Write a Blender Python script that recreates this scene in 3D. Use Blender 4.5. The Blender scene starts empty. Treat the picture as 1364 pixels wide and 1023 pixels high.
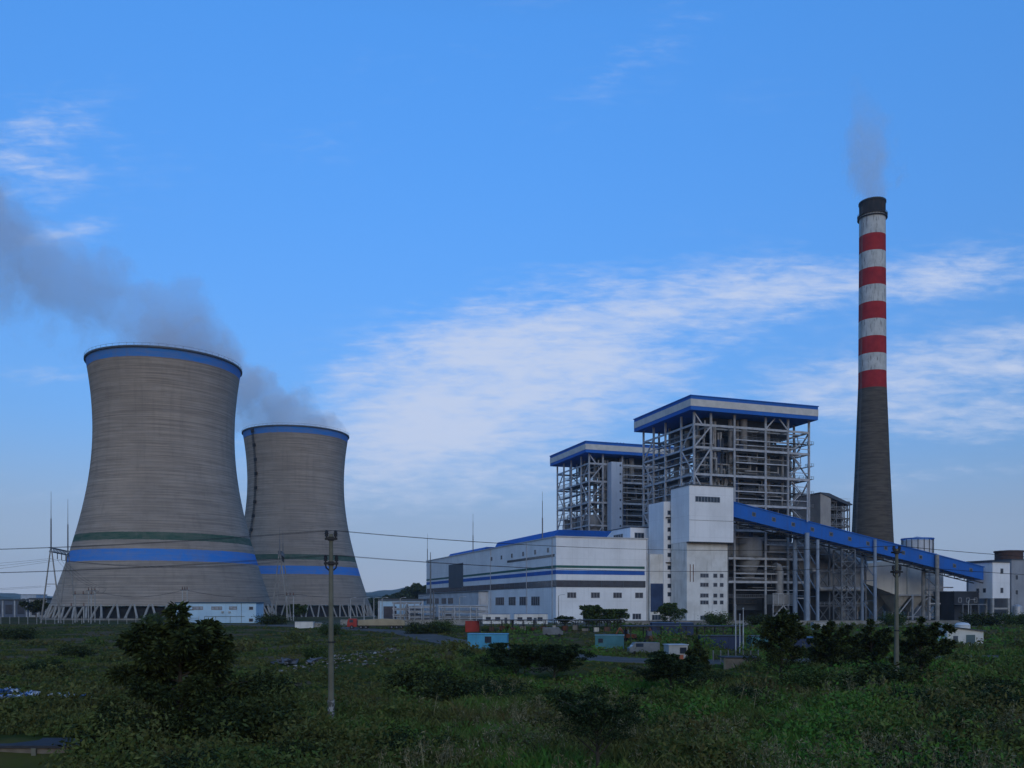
import bpy, math, random
import numpy as np
from mathutils import Vector, Matrix
SC = bpy.context.scene
COL = SC.collection
PI = math.pi
R = math.radians
F = 1172.0          # focal length in photo pixels, used only to work out real positions
CAMZ = 6.5
HOR = 804.0
PHI = R(19.3)
CU, SU = math.cos(PHI), math.sin(PHI)
ORG = (15.0, 300.0)

# ---------------------------------------------------------------- materials
def nodes(m):
    m.use_nodes = True
    nt = m.node_tree
    nt.nodes.clear()
    return nt

class NB:
    """tiny node builder"""
    def __init__(s, nt): s.nt = nt
    def n(s, t, **k):
        nd = s.nt.nodes.new(t)
        for a, v in k.items(): setattr(nd, a, v)
        return nd
    def put(s, sock, v):
        if isinstance(v, bpy.types.NodeSocket): s.nt.links.new(v, sock)
        elif v is not None: sock.default_value = v
    def math(s, op, a, b=None, c=None, clamp=False):
        nd = s.n('ShaderNodeMath', operation=op, use_clamp=clamp)
        for i, v in enumerate((a, b, c)):
            if v is not None: s.put(nd.inputs[i], v)
        return nd.outputs[0]
    def noise(s, vec, scale, detail=4, rough=.55, dist=0.0):
        nd = s.n('ShaderNodeTexNoise')
        if vec is not None: s.put(nd.inputs['Vector'], vec)
        nd.inputs['Scale'].default_value = scale; nd.inputs['Detail'].default_value = detail
        nd.inputs['Roughness'].default_value = rough; nd.inputs['Distortion'].default_value = dist
        return nd.outputs['Fac']
    def mapping(s, vec, scale=(1,1,1), loc=(0,0,0), rot=(0,0,0)):
        nd = s.n('ShaderNodeMapping'); s.put(nd.inputs['Vector'], vec)
        nd.inputs['Scale'].default_value = scale; nd.inputs['Location'].default_value = loc; nd.inputs['Rotation'].default_value = rot
        return nd.outputs[0]
    def mix(s, fac, a, b, mode='MIX'):
        nd = s.n('ShaderNodeMix', data_type='RGBA', blend_type=mode)
        s.put(nd.inputs[0], fac)
        for i, v in ((6, a), (7, b)):
            if isinstance(v, (tuple, list)): v = tuple(v) + ((1,) if len(v) == 3 else ())
            s.put(nd.inputs[i], v)
        return nd.outputs[2]
    def ramp(s, fac, lo, hi, a=0.0, b=1.0):
        nd = s.n('ShaderNodeMapRange', interpolation_type='SMOOTHSTEP')
        s.put(nd.inputs[0], fac)
        for i, v in ((1, lo), (2, hi), (3, a), (4, b)): nd.inputs[i].default_value = v
        return nd.outputs[0]
    def n_lin(s, f, lo, hi):
        nd = s.n('ShaderNodeMapRange'); s.put(nd.inputs[0], f); nd.inputs[1].default_value = lo; nd.inputs[2].default_value = hi
        return nd.outputs[0]
    def coord(s, kind='Object'): return s.n('ShaderNodeTexCoord').outputs[kind]
    def bsdf(s, col, rough=.7, metal=0.0, bump=None, bstr=.3, spec=.3):
        p = s.n('ShaderNodeBsdfPrincipled'); o = s.n('ShaderNodeOutputMaterial')
        if isinstance(col, (tuple, list)): col = tuple(col) + ((1,) if len(col) == 3 else ())
        s.put(p.inputs['Base Color'], col); s.put(p.inputs['Roughness'], rough); p.inputs['Metallic'].default_value = metal
        p.inputs['Specular IOR Level'].default_value = spec
        if bump is not None:
            b = s.n('ShaderNodeBump'); b.inputs['Strength'].default_value = bstr; s.put(b.inputs['Height'], bump)
            s.nt.links.new(b.outputs[0], p.inputs['Normal'])
        s.nt.links.new(p.outputs[0], o.inputs[0])
        return p

MATS = {}
def mat(name, col, col2=None, scale=.3, rough=.7, metal=0.0, stretch=(1,1,1), lo=.35, hi=.65, grime=0.0, spec=.3):
    """painted / weathered surface: two tones mixed by noise, optional dirt streaks that run down"""
    if name in MATS: return MATS[name]
    m = bpy.data.materials.new(name); b = NB(nodes(m))
    c = b.coord()
    f = b.ramp(b.noise(b.mapping(c, stretch), scale, 6, .6), lo, hi)
    out = b.mix(f, col, col2 or tuple(x*.8 for x in col))
    if grime:
        g = b.ramp(b.noise(b.mapping(c, (1,1,.06)), 1.1, 5, .65), .52, .75, 0, grime)
        out = b.mix(g, out, (.09,.085,.08))
    b.bsdf(out, rough, metal, spec=spec)
    MATS[name] = m
    return m

def panel_mat(name, col, grime=.25, pitch=1.0):
    """profiled metal cladding with faint sheet joints and rain streaks"""
    if name in MATS: return MATS[name]
    m = bpy.data.materials.new(name); b = NB(nodes(m)); c = b.coord()
    sep = b.n('ShaderNodeSeparateXYZ'); b.put(sep.inputs[0], c)
    h = b.math('ADD', sep.outputs[0], sep.outputs[1])
    fr = b.math('FRACT', b.math('DIVIDE', h, 6.0*pitch))
    j1 = b.math('LESS_THAN', fr, .02)
    fz = b.math('FRACT', b.math('DIVIDE', sep.outputs[2], 7.3))
    j2 = b.math('LESS_THAN', fz, .018)
    j = b.math('MULTIPLY', b.math('MAXIMUM', j1, j2), .22)
    big = b.ramp(b.noise(c, .09, 5, .6), .35, .7)
    out = b.mix(big, col, tuple(x*.86 for x in col))
    out = b.mix(j, out, tuple(x*.45 for x in col))
    g = b.ramp(b.noise(b.mapping(c, (1,1,.05)), .8, 6, .7), .47, .75, 0, grime*1.3)
    pat = b.ramp(b.noise(b.mapping(c, (1,1,.5), (7,3,1)), .16, 6, .65), .5, .7, 0, grime)
    out = b.mix(b.math('MAXIMUM', g, pat), out, tuple(x*.35+.045 for x in col))
    b.bsdf(out, .65, spec=.2)
    MATS[name] = m
    return m

M_white = panel_mat('white_cladding', (.82,.83,.84), .13)
M_wall2 = mat('white_plaster', (.70,.69,.66), (.58,.565,.53), .25, grime=.45)
M_blue = panel_mat('blue_cladding', (.020,.135,.50), .35, .17)
M_bluepaint = mat('blue_stripe', (.02,.125,.46), (.015,.09,.36), .2, .6)
M_green = mat('green_stripe', (.03,.13,.11), (.025,.1,.085), .2, .6)
M_glass = mat('dark_window_glass', (.022,.034,.055), (.035,.052,.08), .4, .15, spec=.5)
M_dgrey = mat('dark_grey_panel', (.07,.085,.105), (.055,.07,.09), .2, .5)
M_dblue = mat('dark_blue_panel', (.03,.06,.14), (.02,.04,.1), .3, .5)
M_steel = mat('grey_steel', (.46,.48,.51), (.32,.335,.355), .35, .55)
M_steeld = mat('dull_steel', (.17,.18,.195), (.11,.115,.12), .35, .6)
M_grate = mat('floor_grating', (.22,.22,.225), (.14,.14,.14), .5, .7)
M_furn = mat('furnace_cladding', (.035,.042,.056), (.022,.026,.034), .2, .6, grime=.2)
M_pipe = mat('lagged_pipe', (.36,.36,.355), (.25,.245,.24), .4, .45, grime=.3)
M_duct = mat('grey_duct', (.27,.275,.275), (.2,.2,.2), .2, .55, grime=.4)
M_conc = mat('weathered_concrete', (.30,.285,.26), (.20,.19,.175), .4, .9, grime=.3)
M_leg = mat('pale_concrete', (.40,.40,.385), (.30,.295,.28), .6, .85)
M_pole = mat('pole_concrete', (.17,.165,.125), (.12,.118,.085), .8, .9)
M_black = mat('black_metal', (.018,.018,.02), (.03,.028,.028), .5, .6)
M_wire = mat('wire', (.03,.03,.032), None, .5, .6)
M_rod = mat('galvanised_rod', (.16,.165,.17), None, .5, .6)
M_roofblue = mat('roof_sheet_blue', (.05,.15,.33), (.035,.11,.26), .3, .5)
M_cyan = mat('cyan_steel', (.075,.34,.53), (.05,.27,.44), .35, .5, grime=.3)
M_pale = mat('pale_blue_wall', (.42,.60,.74), (.36,.53,.67), .2, .7, grime=.15)
M_red = mat('red_paint', (.36,.03,.022), (.27,.02,.016), .5, .5, grime=.25)
M_orange = mat('orange_paint', (.42,.12,.05), (.3,.08,.035), .6, .5, grime=.3)
M_rust = mat('rusty_metal', (.16,.065,.04), (.09,.04,.03), .7, .8)
M_sand = mat('sand_tarp', (.36,.30,.20), (.28,.23,.15), .6, .8)
M_teal = mat('teal_sheet', (.06,.20,.24), (.04,.15,.18), .4, .6, grime=.3)
M_tyre = mat('rubber', (.015,.015,.015), None, 1, .8)
M_trunk = mat('bark', (.06,.05,.035), (.035,.03,.022), 3, .9)
M_navy = mat('navy_sheet', (.02,.04,.10), (.015,.03,.075), .4, .6)
M_brick = mat('brown_brick', (.14,.085,.065), (.1,.06,.05), .8, .9)
M_brickdk = mat('brown_drum', (.085,.045,.035), (.06,.035,.03), .4, .7)

def leaf_mat(name, a, b_, scale=.6):
    m = bpy.data.materials.new(name); b = NB(nodes(m)); g = b.n('ShaderNodeNewGeometry')
    f = b.ramp(b.noise(g.outputs['Position'], scale, 4, .6), .36, .64)
    f2 = b.ramp(b.noise(g.outputs['Position'], scale*9, 2, .6), .3, .75)
    c = b.mix(b.math('ADD', b.math('MULTIPLY', f, .6), b.math('MULTIPLY', f2, .4)), a, b_)
    c = b.mix(b.ramp(g.outputs['Random Per Island'], .5, 1.0, 0, .85), c, tuple(x*2.3 for x in b_))
    p = b.bsdf(c, .75, spec=.03)
    return m
L_dark = leaf_mat('dark_leaves', (.014,.022,.009), (.034,.044,.014))
L_mid = leaf_mat('green_leaves', (.022,.042,.012), (.048,.070,.020))
L_fine = leaf_mat('feathery_leaves', (.011,.022,.010), (.025,.039,.016))
L_far = leaf_mat('far_leaves', (.022,.036,.02), (.04,.055,.028), .2)
L_dry = leaf_mat('dry_reeds', (.16,.14,.075), (.09,.09,.045))

# ---------------------------------------------------------------- mesh builder
class MB:
    def __init__(s): s.v = []; s.f = []
    def add(s, vs, fs):
        k = len(s.v); s.v += [tuple(p) for p in vs]; s.f += [tuple(i+k for i in q) for q in fs]; return s
    def b(s, x0, x1, y0, y1, z0, z1):
        return s.add([(x0,y0,z0),(x1,y0,z0),(x1,y1,z0),(x0,y1,z0),(x0,y0,z1),(x1,y0,z1),(x1,y1,z1),(x0,y1,z1)],
                     [(0,3,2,1),(4,5,6,7),(0,1,5,4),(1,2,6,5),(2,3,7,6),(3,0,4,7)])
    def beam(s, p, q, w=.3, h=None):
        p = Vector(p); q = Vector(q); d = q-p
        if d.length < 1e-6: return s
        d.normalize(); h = h or w
        up = Vector((0,0,1)) if abs(d.z) < .95 else Vector((1,0,0))
        sx = d.cross(up).normalized()*w/2; sy = sx.cross(d).normalized()*h/2
        vs = [c + a*sx + e*sy for c in (p,q) for a, e in ((-1,-1),(1,-1),(1,1),(-1,1))]
        return s.add(vs, [(0,1,2,3),(7,6,5,4),(0,4,5,1),(1,5,6,2),(2,6,7,3),(3,7,4,0)])
    def tube(s, pts, r, n=8, cap=True):
        pts = [Vector(p) for p in pts]; rs = r if isinstance(r, (list, tuple)) else [r]*len(pts)
        base = len(s.v); prev = None
        for i, p in enumerate(pts):
            d = (pts[min(i+1, len(pts)-1)] - pts[max(i-1, 0)]).normalized()
            if prev is None:
                a = d.cross(Vector((0,0,1)) if abs(d.z) < .9 else Vector((1,0,0))).normalized()
            else:
                a = (prev - d*prev.dot(d)).normalized()
            prev = a; c = d.cross(a)
            for k in range(n):
                t = 2*PI*k/n; s.v.append(tuple(p + (a*math.cos(t)+c*math.sin(t))*rs[i]))
        for i in range(len(pts)-1):
            for k in range(n):
                k2 = (k+1) % n; A = base+i*n; B = A+n
                s.f.append((A+k, A+k2, B+k2, B+k))
        if cap:
            s.f.append(tuple(base+k for k in reversed(range(n)))); e = base+(len(pts)-1)*n
            s.f.append(tuple(e+k for k in range(n)))
        return s
    def lathe(s, prof, n=48, c=(0,0), closed=False):
        base = len(s.v); m = len(prof)
        for r, z in prof:
            for k in range(n):
                t = 2*PI*k/n; s.v.append((c[0]+r*math.cos(t), c[1]+r*math.sin(t), z))
        for i in range(m if closed else m-1):
            A = base+i*n; B = base+((i+1) % m)*n
            for k in range(n):
                k2 = (k+1) % n; s.f.append((A+k, A+k2, B+k2, B+k))
        if not closed:
            if prof[0][0] > 1e-3: s.f.append(tuple(base+k for k in reversed(range(n))))
            if prof[-1][0] > 1e-3: s.f.append(tuple(base+(m-1)*n+k for k in range(n)))
        return s
    def prism(s, poly, a0, a1, axis='y'):
        """poly: points in the plane across axis, counter-clockwise"""
        n = len(poly); k = len(s.v)
        for a in (a0, a1):
            for p, q in poly:
                s.v.append((p, a, q) if axis == 'y' else (a, p, q) if axis == 'x' else (p, q, a))
        s.f.append(tuple(k+i for i in range(n))); s.f.append(tuple(k+n+i for i in reversed(range(n))))
        for i in range(n):
            j = (i+1) % n; s.f.append((k+i, k+n+i, k+n+j, k+j))
        return s
    def build(s, name, m, parent=None, smooth=False, fix=False):
        me = bpy.data.meshes.new(name); me.from_pydata(s.v, [], s.f)
        if fix or True:
            import bmesh
            if len(s.f) < 60000:
                bm = bmesh.new(); bm.from_mesh(me); bmesh.ops.recalc_face_normals(bm, faces=bm.faces); bm.to_mesh(me); bm.free()
        if smooth: me.polygons.foreach_set('use_smooth', [True]*len(me.polygons))
        me.materials.append(m); me.update()
        if smooth:
            try: me.set_sharp_from_angle(angle=R(40))
            except Exception: pass
        o = bpy.data.objects.new(name, me); COL.objects.link(o)
        if parent: o.parent = parent
        return o

def tag(o, label=None, cat=None, group=None, kind=None):
    if label: o['label'] = label
    if cat: o['category'] = cat
    if group: o['group'] = group
    if kind: o['kind'] = kind
    return o
def thing(name, label, cat, loc=(0,0,0), rz=0.0, group=None):
    o = bpy.data.objects.new(name, None); COL.objects.link(o); o.empty_display_size = .5
    o.location = loc; o.rotation_euler = (0,0,rz)
    return tag(o, label, cat, group)
def copy_tree(o, parent=None):
    c = o.copy(); COL.objects.link(c)
    if parent: c.parent = parent
    for ch in list(o.children): copy_tree(ch, c)
    return c
def copy_obj(o, parent):
    c = o.copy(); COL.objects.link(c); c.parent = parent; return c
def box(name, m, parent, *a): return MB().b(*a).build(name, m, parent)
def at(px, D): return (px-682.0)/F*D
def zat(py, D): return CAMZ + (HOR-py)/F*D

# ---------------------------------------------------------------- terrain
ROADS = [([(-75,262),(-52,246),(-25,212),(-8,160),(8,124),(17,112),(34,113),(60,122),(110,126)], 4.3),
         ([(-90,268),(-20,258),(60,256),(140,250),(240,246)], 3.0)]
def seg_dist(x, y, pts):
    d = np.full(np.shape(x), 1e9)
    for (ax, ay), (bx, by) in zip(pts[:-1], pts[1:]):
        vx, vy = bx-ax, by-ay; L2 = vx*vx+vy*vy
        t = np.clip(((x-ax)*vx+(y-ay)*vy)/L2, 0, 1)
        d = np.minimum(d, np.hypot(x-(ax+t*vx), y-(ay+t*vy)))
    return d
def sst(t): t = np.clip(t, 0, 1); return t*t*(3-2*t)
def gz(x, y):
    x = np.asarray(x, float); y = np.asarray(y, float)
    z = -1.05 + 1.05*sst((y-150)/115.0)
    z = z - 2.0*sst((y-420)/60.0)*sst((-60-x)/25.0)*sst((x+330)/60)
    z = z + 1.5*np.exp(-(((x+12)/15)**2+((y-106)/12)**2))
    z = z + 0.5*np.exp(-(((x-34)/20)**2+((y-62)/14)**2))
    z = z - 1.3*sst((47.0-y)/3.0)*sst((-15-x)/6.0)
    rd = np.minimum(seg_dist(x, y, ROADS[0][0]), seg_dist(x, y, ROADS[1][0]))
    k = sst((rd-4.0)/8.0)*sst((265-y)/40.0)
    bumps = .22*np.sin(x*.31+1.3*np.sin(y*.13))*np.cos(y*.27+.8*np.sin(x*.11)) + .13*np.sin(x*.83+y*.37)*np.sin(y*.71-x*.2) + .3*np.sin(x*.09+y*.06+1)
    return z + bumps*k
def G(x, y): return float(gz(x, y))

def ground():
    def axis(lo, hi, step, grow):
        out = [0.0]; s = step
        while out[-1] < hi: out.append(out[-1]+s); s = s*grow
        neg = [0.0]; s = step
        while neg[-1] > lo: neg.append(neg[-1]-s); s = s*grow
        return np.array(sorted(set(neg+out)))
    xs = axis(-6000, 6000, .9, 1.022); ys = axis(-260, 9000, 1.0, 1.014) + 30
    X, Y = np.meshgrid(xs, ys); Z = gz(X, Y)
    nx, ny = len(xs), len(ys)
    me = bpy.data.meshes.new('ground')
    idx = np.arange(nx*ny).reshape(ny, nx)
    q = np.stack([idx[:-1,:-1], idx[:-1,1:], idx[1:,1:], idx[1:,:-1]], -1).reshape(-1,4)
    me.from_pydata(np.stack([X,Y,Z],-1).reshape(-1,3).tolist(), [], q.tolist())
    me.polygons.foreach_set('use_smooth', [True]*len(me.polygons))
    m = bpy.data.materials.new('ground'); b = NB(nodes(m)); c = b.coord()
    n1 = b.ramp(b.noise(c, .035, 6, .6), .38, .62); n2 = b.ramp(b.noise(c, .22, 6, .65), .4, .62); n3 = b.noise(c, 2.2, 5, .7)
    col = b.mix(n1, (.060,.072,.018), (.105,.078,.036))
    col = b.mix(n2, col, (.036,.050,.013))
    soil = b.ramp(b.noise(b.mapping(c, (1,1,1), (40,7,0)), .06, 5, .6), .52, .6); col = b.mix(soil, col, (.115,.085,.052))
    col = b.mix(b.ramp(n3, .45, .8, 0, .6), col, (.065,.056,.034))
    far = b.n('ShaderNodeSeparateXYZ'); b.put(far.inputs[0], c)
    yard = b.math('MULTIPLY', b.ramp(far.outputs[1], 262, 275), b.ramp(far.outputs[1], 520, 800, 1, 0))
    yard = b.math('MULTIPLY', yard, b.ramp(far.outputs[0], -85, -45, .15, 1)); col = b.mix(b.math('MULTIPLY', yard, .7), col, (.13,.125,.115))
    b.bsdf(col, .95, bump=n3, bstr=.6, spec=.0)
    me.materials.append(m)
    o = bpy.data.objects.new('ground', me); COL.objects.link(o); tag(o, 'rough grassy waste ground in front of the power plant', 'ground', kind='structure')
ground()

def road(pts, hw, label):
    P = []
    for (ax, ay), (bx, by) in zip(pts[:-1], pts[1:]):
        n = max(2, int(math.hypot(bx-ax, by-ay)/3))
        for i in range(n): P.append((ax+(bx-ax)*i/n, ay+(by-ay)*i/n))
    P.append(pts[-1])
    for _ in range(8):
        P = [P[0]] + [((a[0]+b_[0]+c[0])/3, (a[1]+b_[1]+c[1])/3) for a, b_, c in zip(P, P[1:], P[2:])] + [P[-1]]
    mb = MB(); rows = []
    for i, p in enumerate(P):
        a = P[max(i-1,0)]; c = P[min(i+1,len(P)-1)]; L = math.hypot(c[0]-a[0], c[1]-a[1]); nx, ny = -(c[1]-a[1])/L, (c[0]-a[0])/L
        row = []
        for w, dz in ((-hw-.25,-.5),(-hw,.10),(-hw*.5,.12),(hw*.5,.12),(hw,.10),(hw+.25,-.5)):
            x, y = p[0]+nx*w, p[1]+ny*w; row.append((x, y, G(p[0], p[1])+dz))
        rows.append(row)
    mb.v = [v for r in rows for v in r]
    for i in range(len(rows)-1):
        for k in range(5): mb.f.append((i*6+k, i*6+k+1, i*6+k+7, i*6+k+6))
    o = mb.build('road', mat('road_surface', (.085,.08,.072), (.12,.11,.10), .25, .95, spec=.05), smooth=True); tag(o, label, 'road', kind='structure')
road(*ROADS[0], 'worn grey road curving past the blue cabin')
road(*ROADS[1], 'narrow service road along the plant wall')

# hills on the horizon: solid ridges
def hills():
    rnd = random.Random(5)
    mhill = mat('hill_forest', (.030,.045,.028), (.05,.058,.04), .012, .95)
    for D0, amp, base, seed in ((2600, 30, 34, 1), (4200, 55, 52, 2)):
        xs = np.linspace(-3600, 3600, 240); rows = []
        prof = base + amp*(.5*np.sin(xs*.0021+seed)+.3*np.sin(xs*.0057+2*seed)+.2*np.sin(xs*.013+seed*3)) + 3*np.sin(xs*.05+seed)
        mb = MB()
        for j, (dy, k) in enumerate(((-500,-.05),(-330,.3),(-170,.72),(-60,.95),(0,1.0),(150,.8),(500,-.05))):
            for i, x in enumerate(xs): mb.v.append((x, D0+dy+60*math.sin(x*.004+j), max(-3, prof[i]*k + 4*math.sin(x*.02+j*1.7)*k)))
        n = len(xs)
        for j in range(6):
            for i in range(n-1): mb.f.append((j*n+i, j*n+i+1, (j+1)*n+i+1, (j+1)*n+i))
        o = mb.build('hills', mhill, smooth=True); tag(o, 'low wooded hills on the horizon', 'hills', kind='structure')
hills()
# ================================================================ cooling towers
def shell_r(z): return 29.4*math.sqrt(1+((z-82)/(67.1 if z > 82 else 64.0))**2)
def concrete_tower_mat():
    m = bpy.data.materials.new('tower_concrete'); b = NB(nodes(m)); c = b.coord()
    sep = b.n('ShaderNodeSeparateXYZ'); b.put(sep.inputs[0], c); z = sep.outputs[2]
    st = b.noise(b.mapping(c, (.03,.03,2.1)), 1.0, 6, .6)
    st2 = b.noise(b.mapping(c, (.11,.11,.55)), 1.0, 5, .7)
    big = b.ramp(b.noise(b.mapping(c, (1,1,.55)), .035, 5, .6), .3, .7)
    run = b.ramp(b.noise(b.mapping(c, (1,1,.03)), .35, 6, .7), .45, .75)
    lift = b.noise(b.mapping(c, (.22,.22,.75), (5,2,0)), .5, 3, .5)
    col = b.mix(b.ramp(st, .38, .64), (.42,.352,.288), (.235,.197,.162))
    col = b.mix(b.ramp(st2, .35, .7, 0, .35), col, (.235,.205,.18))
    col = b.mix(b.math('MULTIPLY', big, .45), col, (.175,.155,.138))
    col = b.mix(b.math('MULTIPLY', run, .35), col, (.14,.125,.11))
    col = b.mix(b.ramp(lift, .52, .58, 0, .16), col, (.37,.33,.295))
    ln = b.math('LESS_THAN', b.math('FRACT', b.math('DIVIDE', z, 1.3)), .10)
    col = b.mix(b.math('MULTIPLY', ln, .3), col, (.12,.11,.10))
    wob = b.math('ADD', z, b.math('MULTIPLY', b.math('SUBTRACT', b.noise(c, .5, 4, .7), .5), .5))
    def band(lo, hi): return b.math('MULTIPLY', b.math('GREATER_THAN', wob, lo), b.math('LESS_THAN', wob, hi))
    wear = b.math('MULTIPLY', b.ramp(st2, .3, .75, 1.0, .65), b.ramp(run, 0, 1, 1, .75))
    col = b.mix(b.math('MULTIPLY', band(32.4, 35.6), wear), col, (.028,.085,.060))
    blue = b.math('MAXIMUM', band(23.8, 28.7), band(107.9, 111.3))
    col = b.mix(b.math('MULTIPLY', blue, wear), col, (.035,.20,.58))
    b.bsdf(col, .92, bump=st, bstr=.25, spec=.1)
    return m
M_tower = concrete_tower_mat()
M_packing = mat('tower_interior', (.028,.032,.038), (.018,.02,.024), .3, .9)

def cooling_tower(loc, label, legbase, stairs_at=None):
    t = thing('cooling_tower', label, 'cooling tower', loc, 0, 'pair of concrete cooling towers')
    zs = np.linspace(5.6, 111.4, 54)
    out = [(shell_r(z), z) for z in zs]; inn = [(shell_r(z)-(.9 if z < 15 else .45), z) for z in reversed(zs)]
    MB().lathe(out+inn, 128, closed=True).build('shell', M_tower, t, smooth=True)
    MB().lathe([(shell_r(111)+.15,111.42),(shell_r(111)+.75,111.45),(shell_r(111)+.75,112.1),(shell_r(111)-.5,112.1),(shell_r(111)-.5,111.42)], 128, closed=True).build('rim_walkway', M_dgrey, t)
    rail = MB()
    rr = shell_r(111)+.6
    rail.tube([(rr*math.cos(2*PI*k/64), rr*math.sin(2*PI*k/64), 113.15) for k in range(65)], .05, 5)
    for k in range(64):
        a = 2*PI*k/64; rail.beam((rr*math.cos(a), rr*math.sin(a), 112.1), (rr*math.cos(a), rr*math.sin(a), 113.15), .08)
    rail.build('railing', M_steeld, t)
    MB().lathe([(0,5.0),(shell_r(5.6)-2.0,5.0),(shell_r(5.6)-2.2,legbase+1.0),(0,legbase+1.0)], 64).build('fill_pack', M_packing, t)
    MB().lathe([(49.5,legbase-1.5),(49.5,legbase+.9),(48.9,legbase+.9),(48.9,legbase-1.5)], 96, closed=True).build('basin', M_conc, t)
    N = 43; first = None
    lm = MB().tube([(48.2, 0, legbase+.2), (45.7, 0, 6.0)], [.62,.55], 8)
    # one leaning column, repeated round the ring as mirrored pairs
    r0, r1 = 48.0, shell_r(5.8)-.35; sp = 2*PI/N
    def leg(s):
        a0 = s*sp*.36; a1 = s*sp*.08
        return MB().tube([(r0*math.cos(a0), r0*math.sin(a0), legbase+.2), (r1*math.cos(a1), r1*math.sin(a1), 6.1)], [.47,.42], 8)
    protos = [leg(1).build('leg', mat('leg_concrete', (.33,.325,.31), (.24,.235,.22), .6, .85), t, smooth=True), leg(-1).build('leg', mat('leg_concrete', (.33,.325,.31), (.24,.235,.22), .6, .85), t, smooth=True)]
    for k in range(1, N):
        for p in protos:
            o = copy_obj(p, t); o.rotation_euler = (0,0,k*sp)
    if stairs_at is not None:
        mb = MB(); pts = []
        ca, sa = math.cos(stairs_at), math.sin(stairs_at)
        def P(z, off=.0, r=.7):
            a = stairs_at + off/ shell_r(z); q = shell_r(z)+r; return (q*math.cos(a), q*math.sin(a), z)
        zz = np.linspace(8, 110.5, 36)
        for s_ in (-.55,.55): mb.tube([P(z, s_) for z in zz], .16, 5)
        for z in np.arange(8, 110, 1.6): mb.beam(P(z,-.55), P(z,.55), .14)
        for z in np.arange(16, 110, 8.5):
            for d in (0,.5,1.0): mb.beam(P(z+d,-1.3,.55), P(z+d,1.3,.55), .3, .8)
        for z in np.arange(6, 110, 1.3): mb.beam(P(z,-.8,1.2), P(z,.8,1.2), .16)
        mb.build('ladder', M_black, t)
    return t
T1 = (-421*math.sin(R(21.5)), 421*math.cos(R(21.5)))
T2 = (-568*math.sin(R(13.78)), 568*math.cos(R(13.78)))
cooling_tower((T1[0],T1[1],0), 'larger looking concrete cooling tower standing nearer, in front of its twin', -.2)
cooling_tower((T2[0],T2[1],0), 'concrete cooling tower with dark ladder down its side, farther back', -2.1, math.atan2(-T2[1],-T2[0])-R(52))

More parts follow.
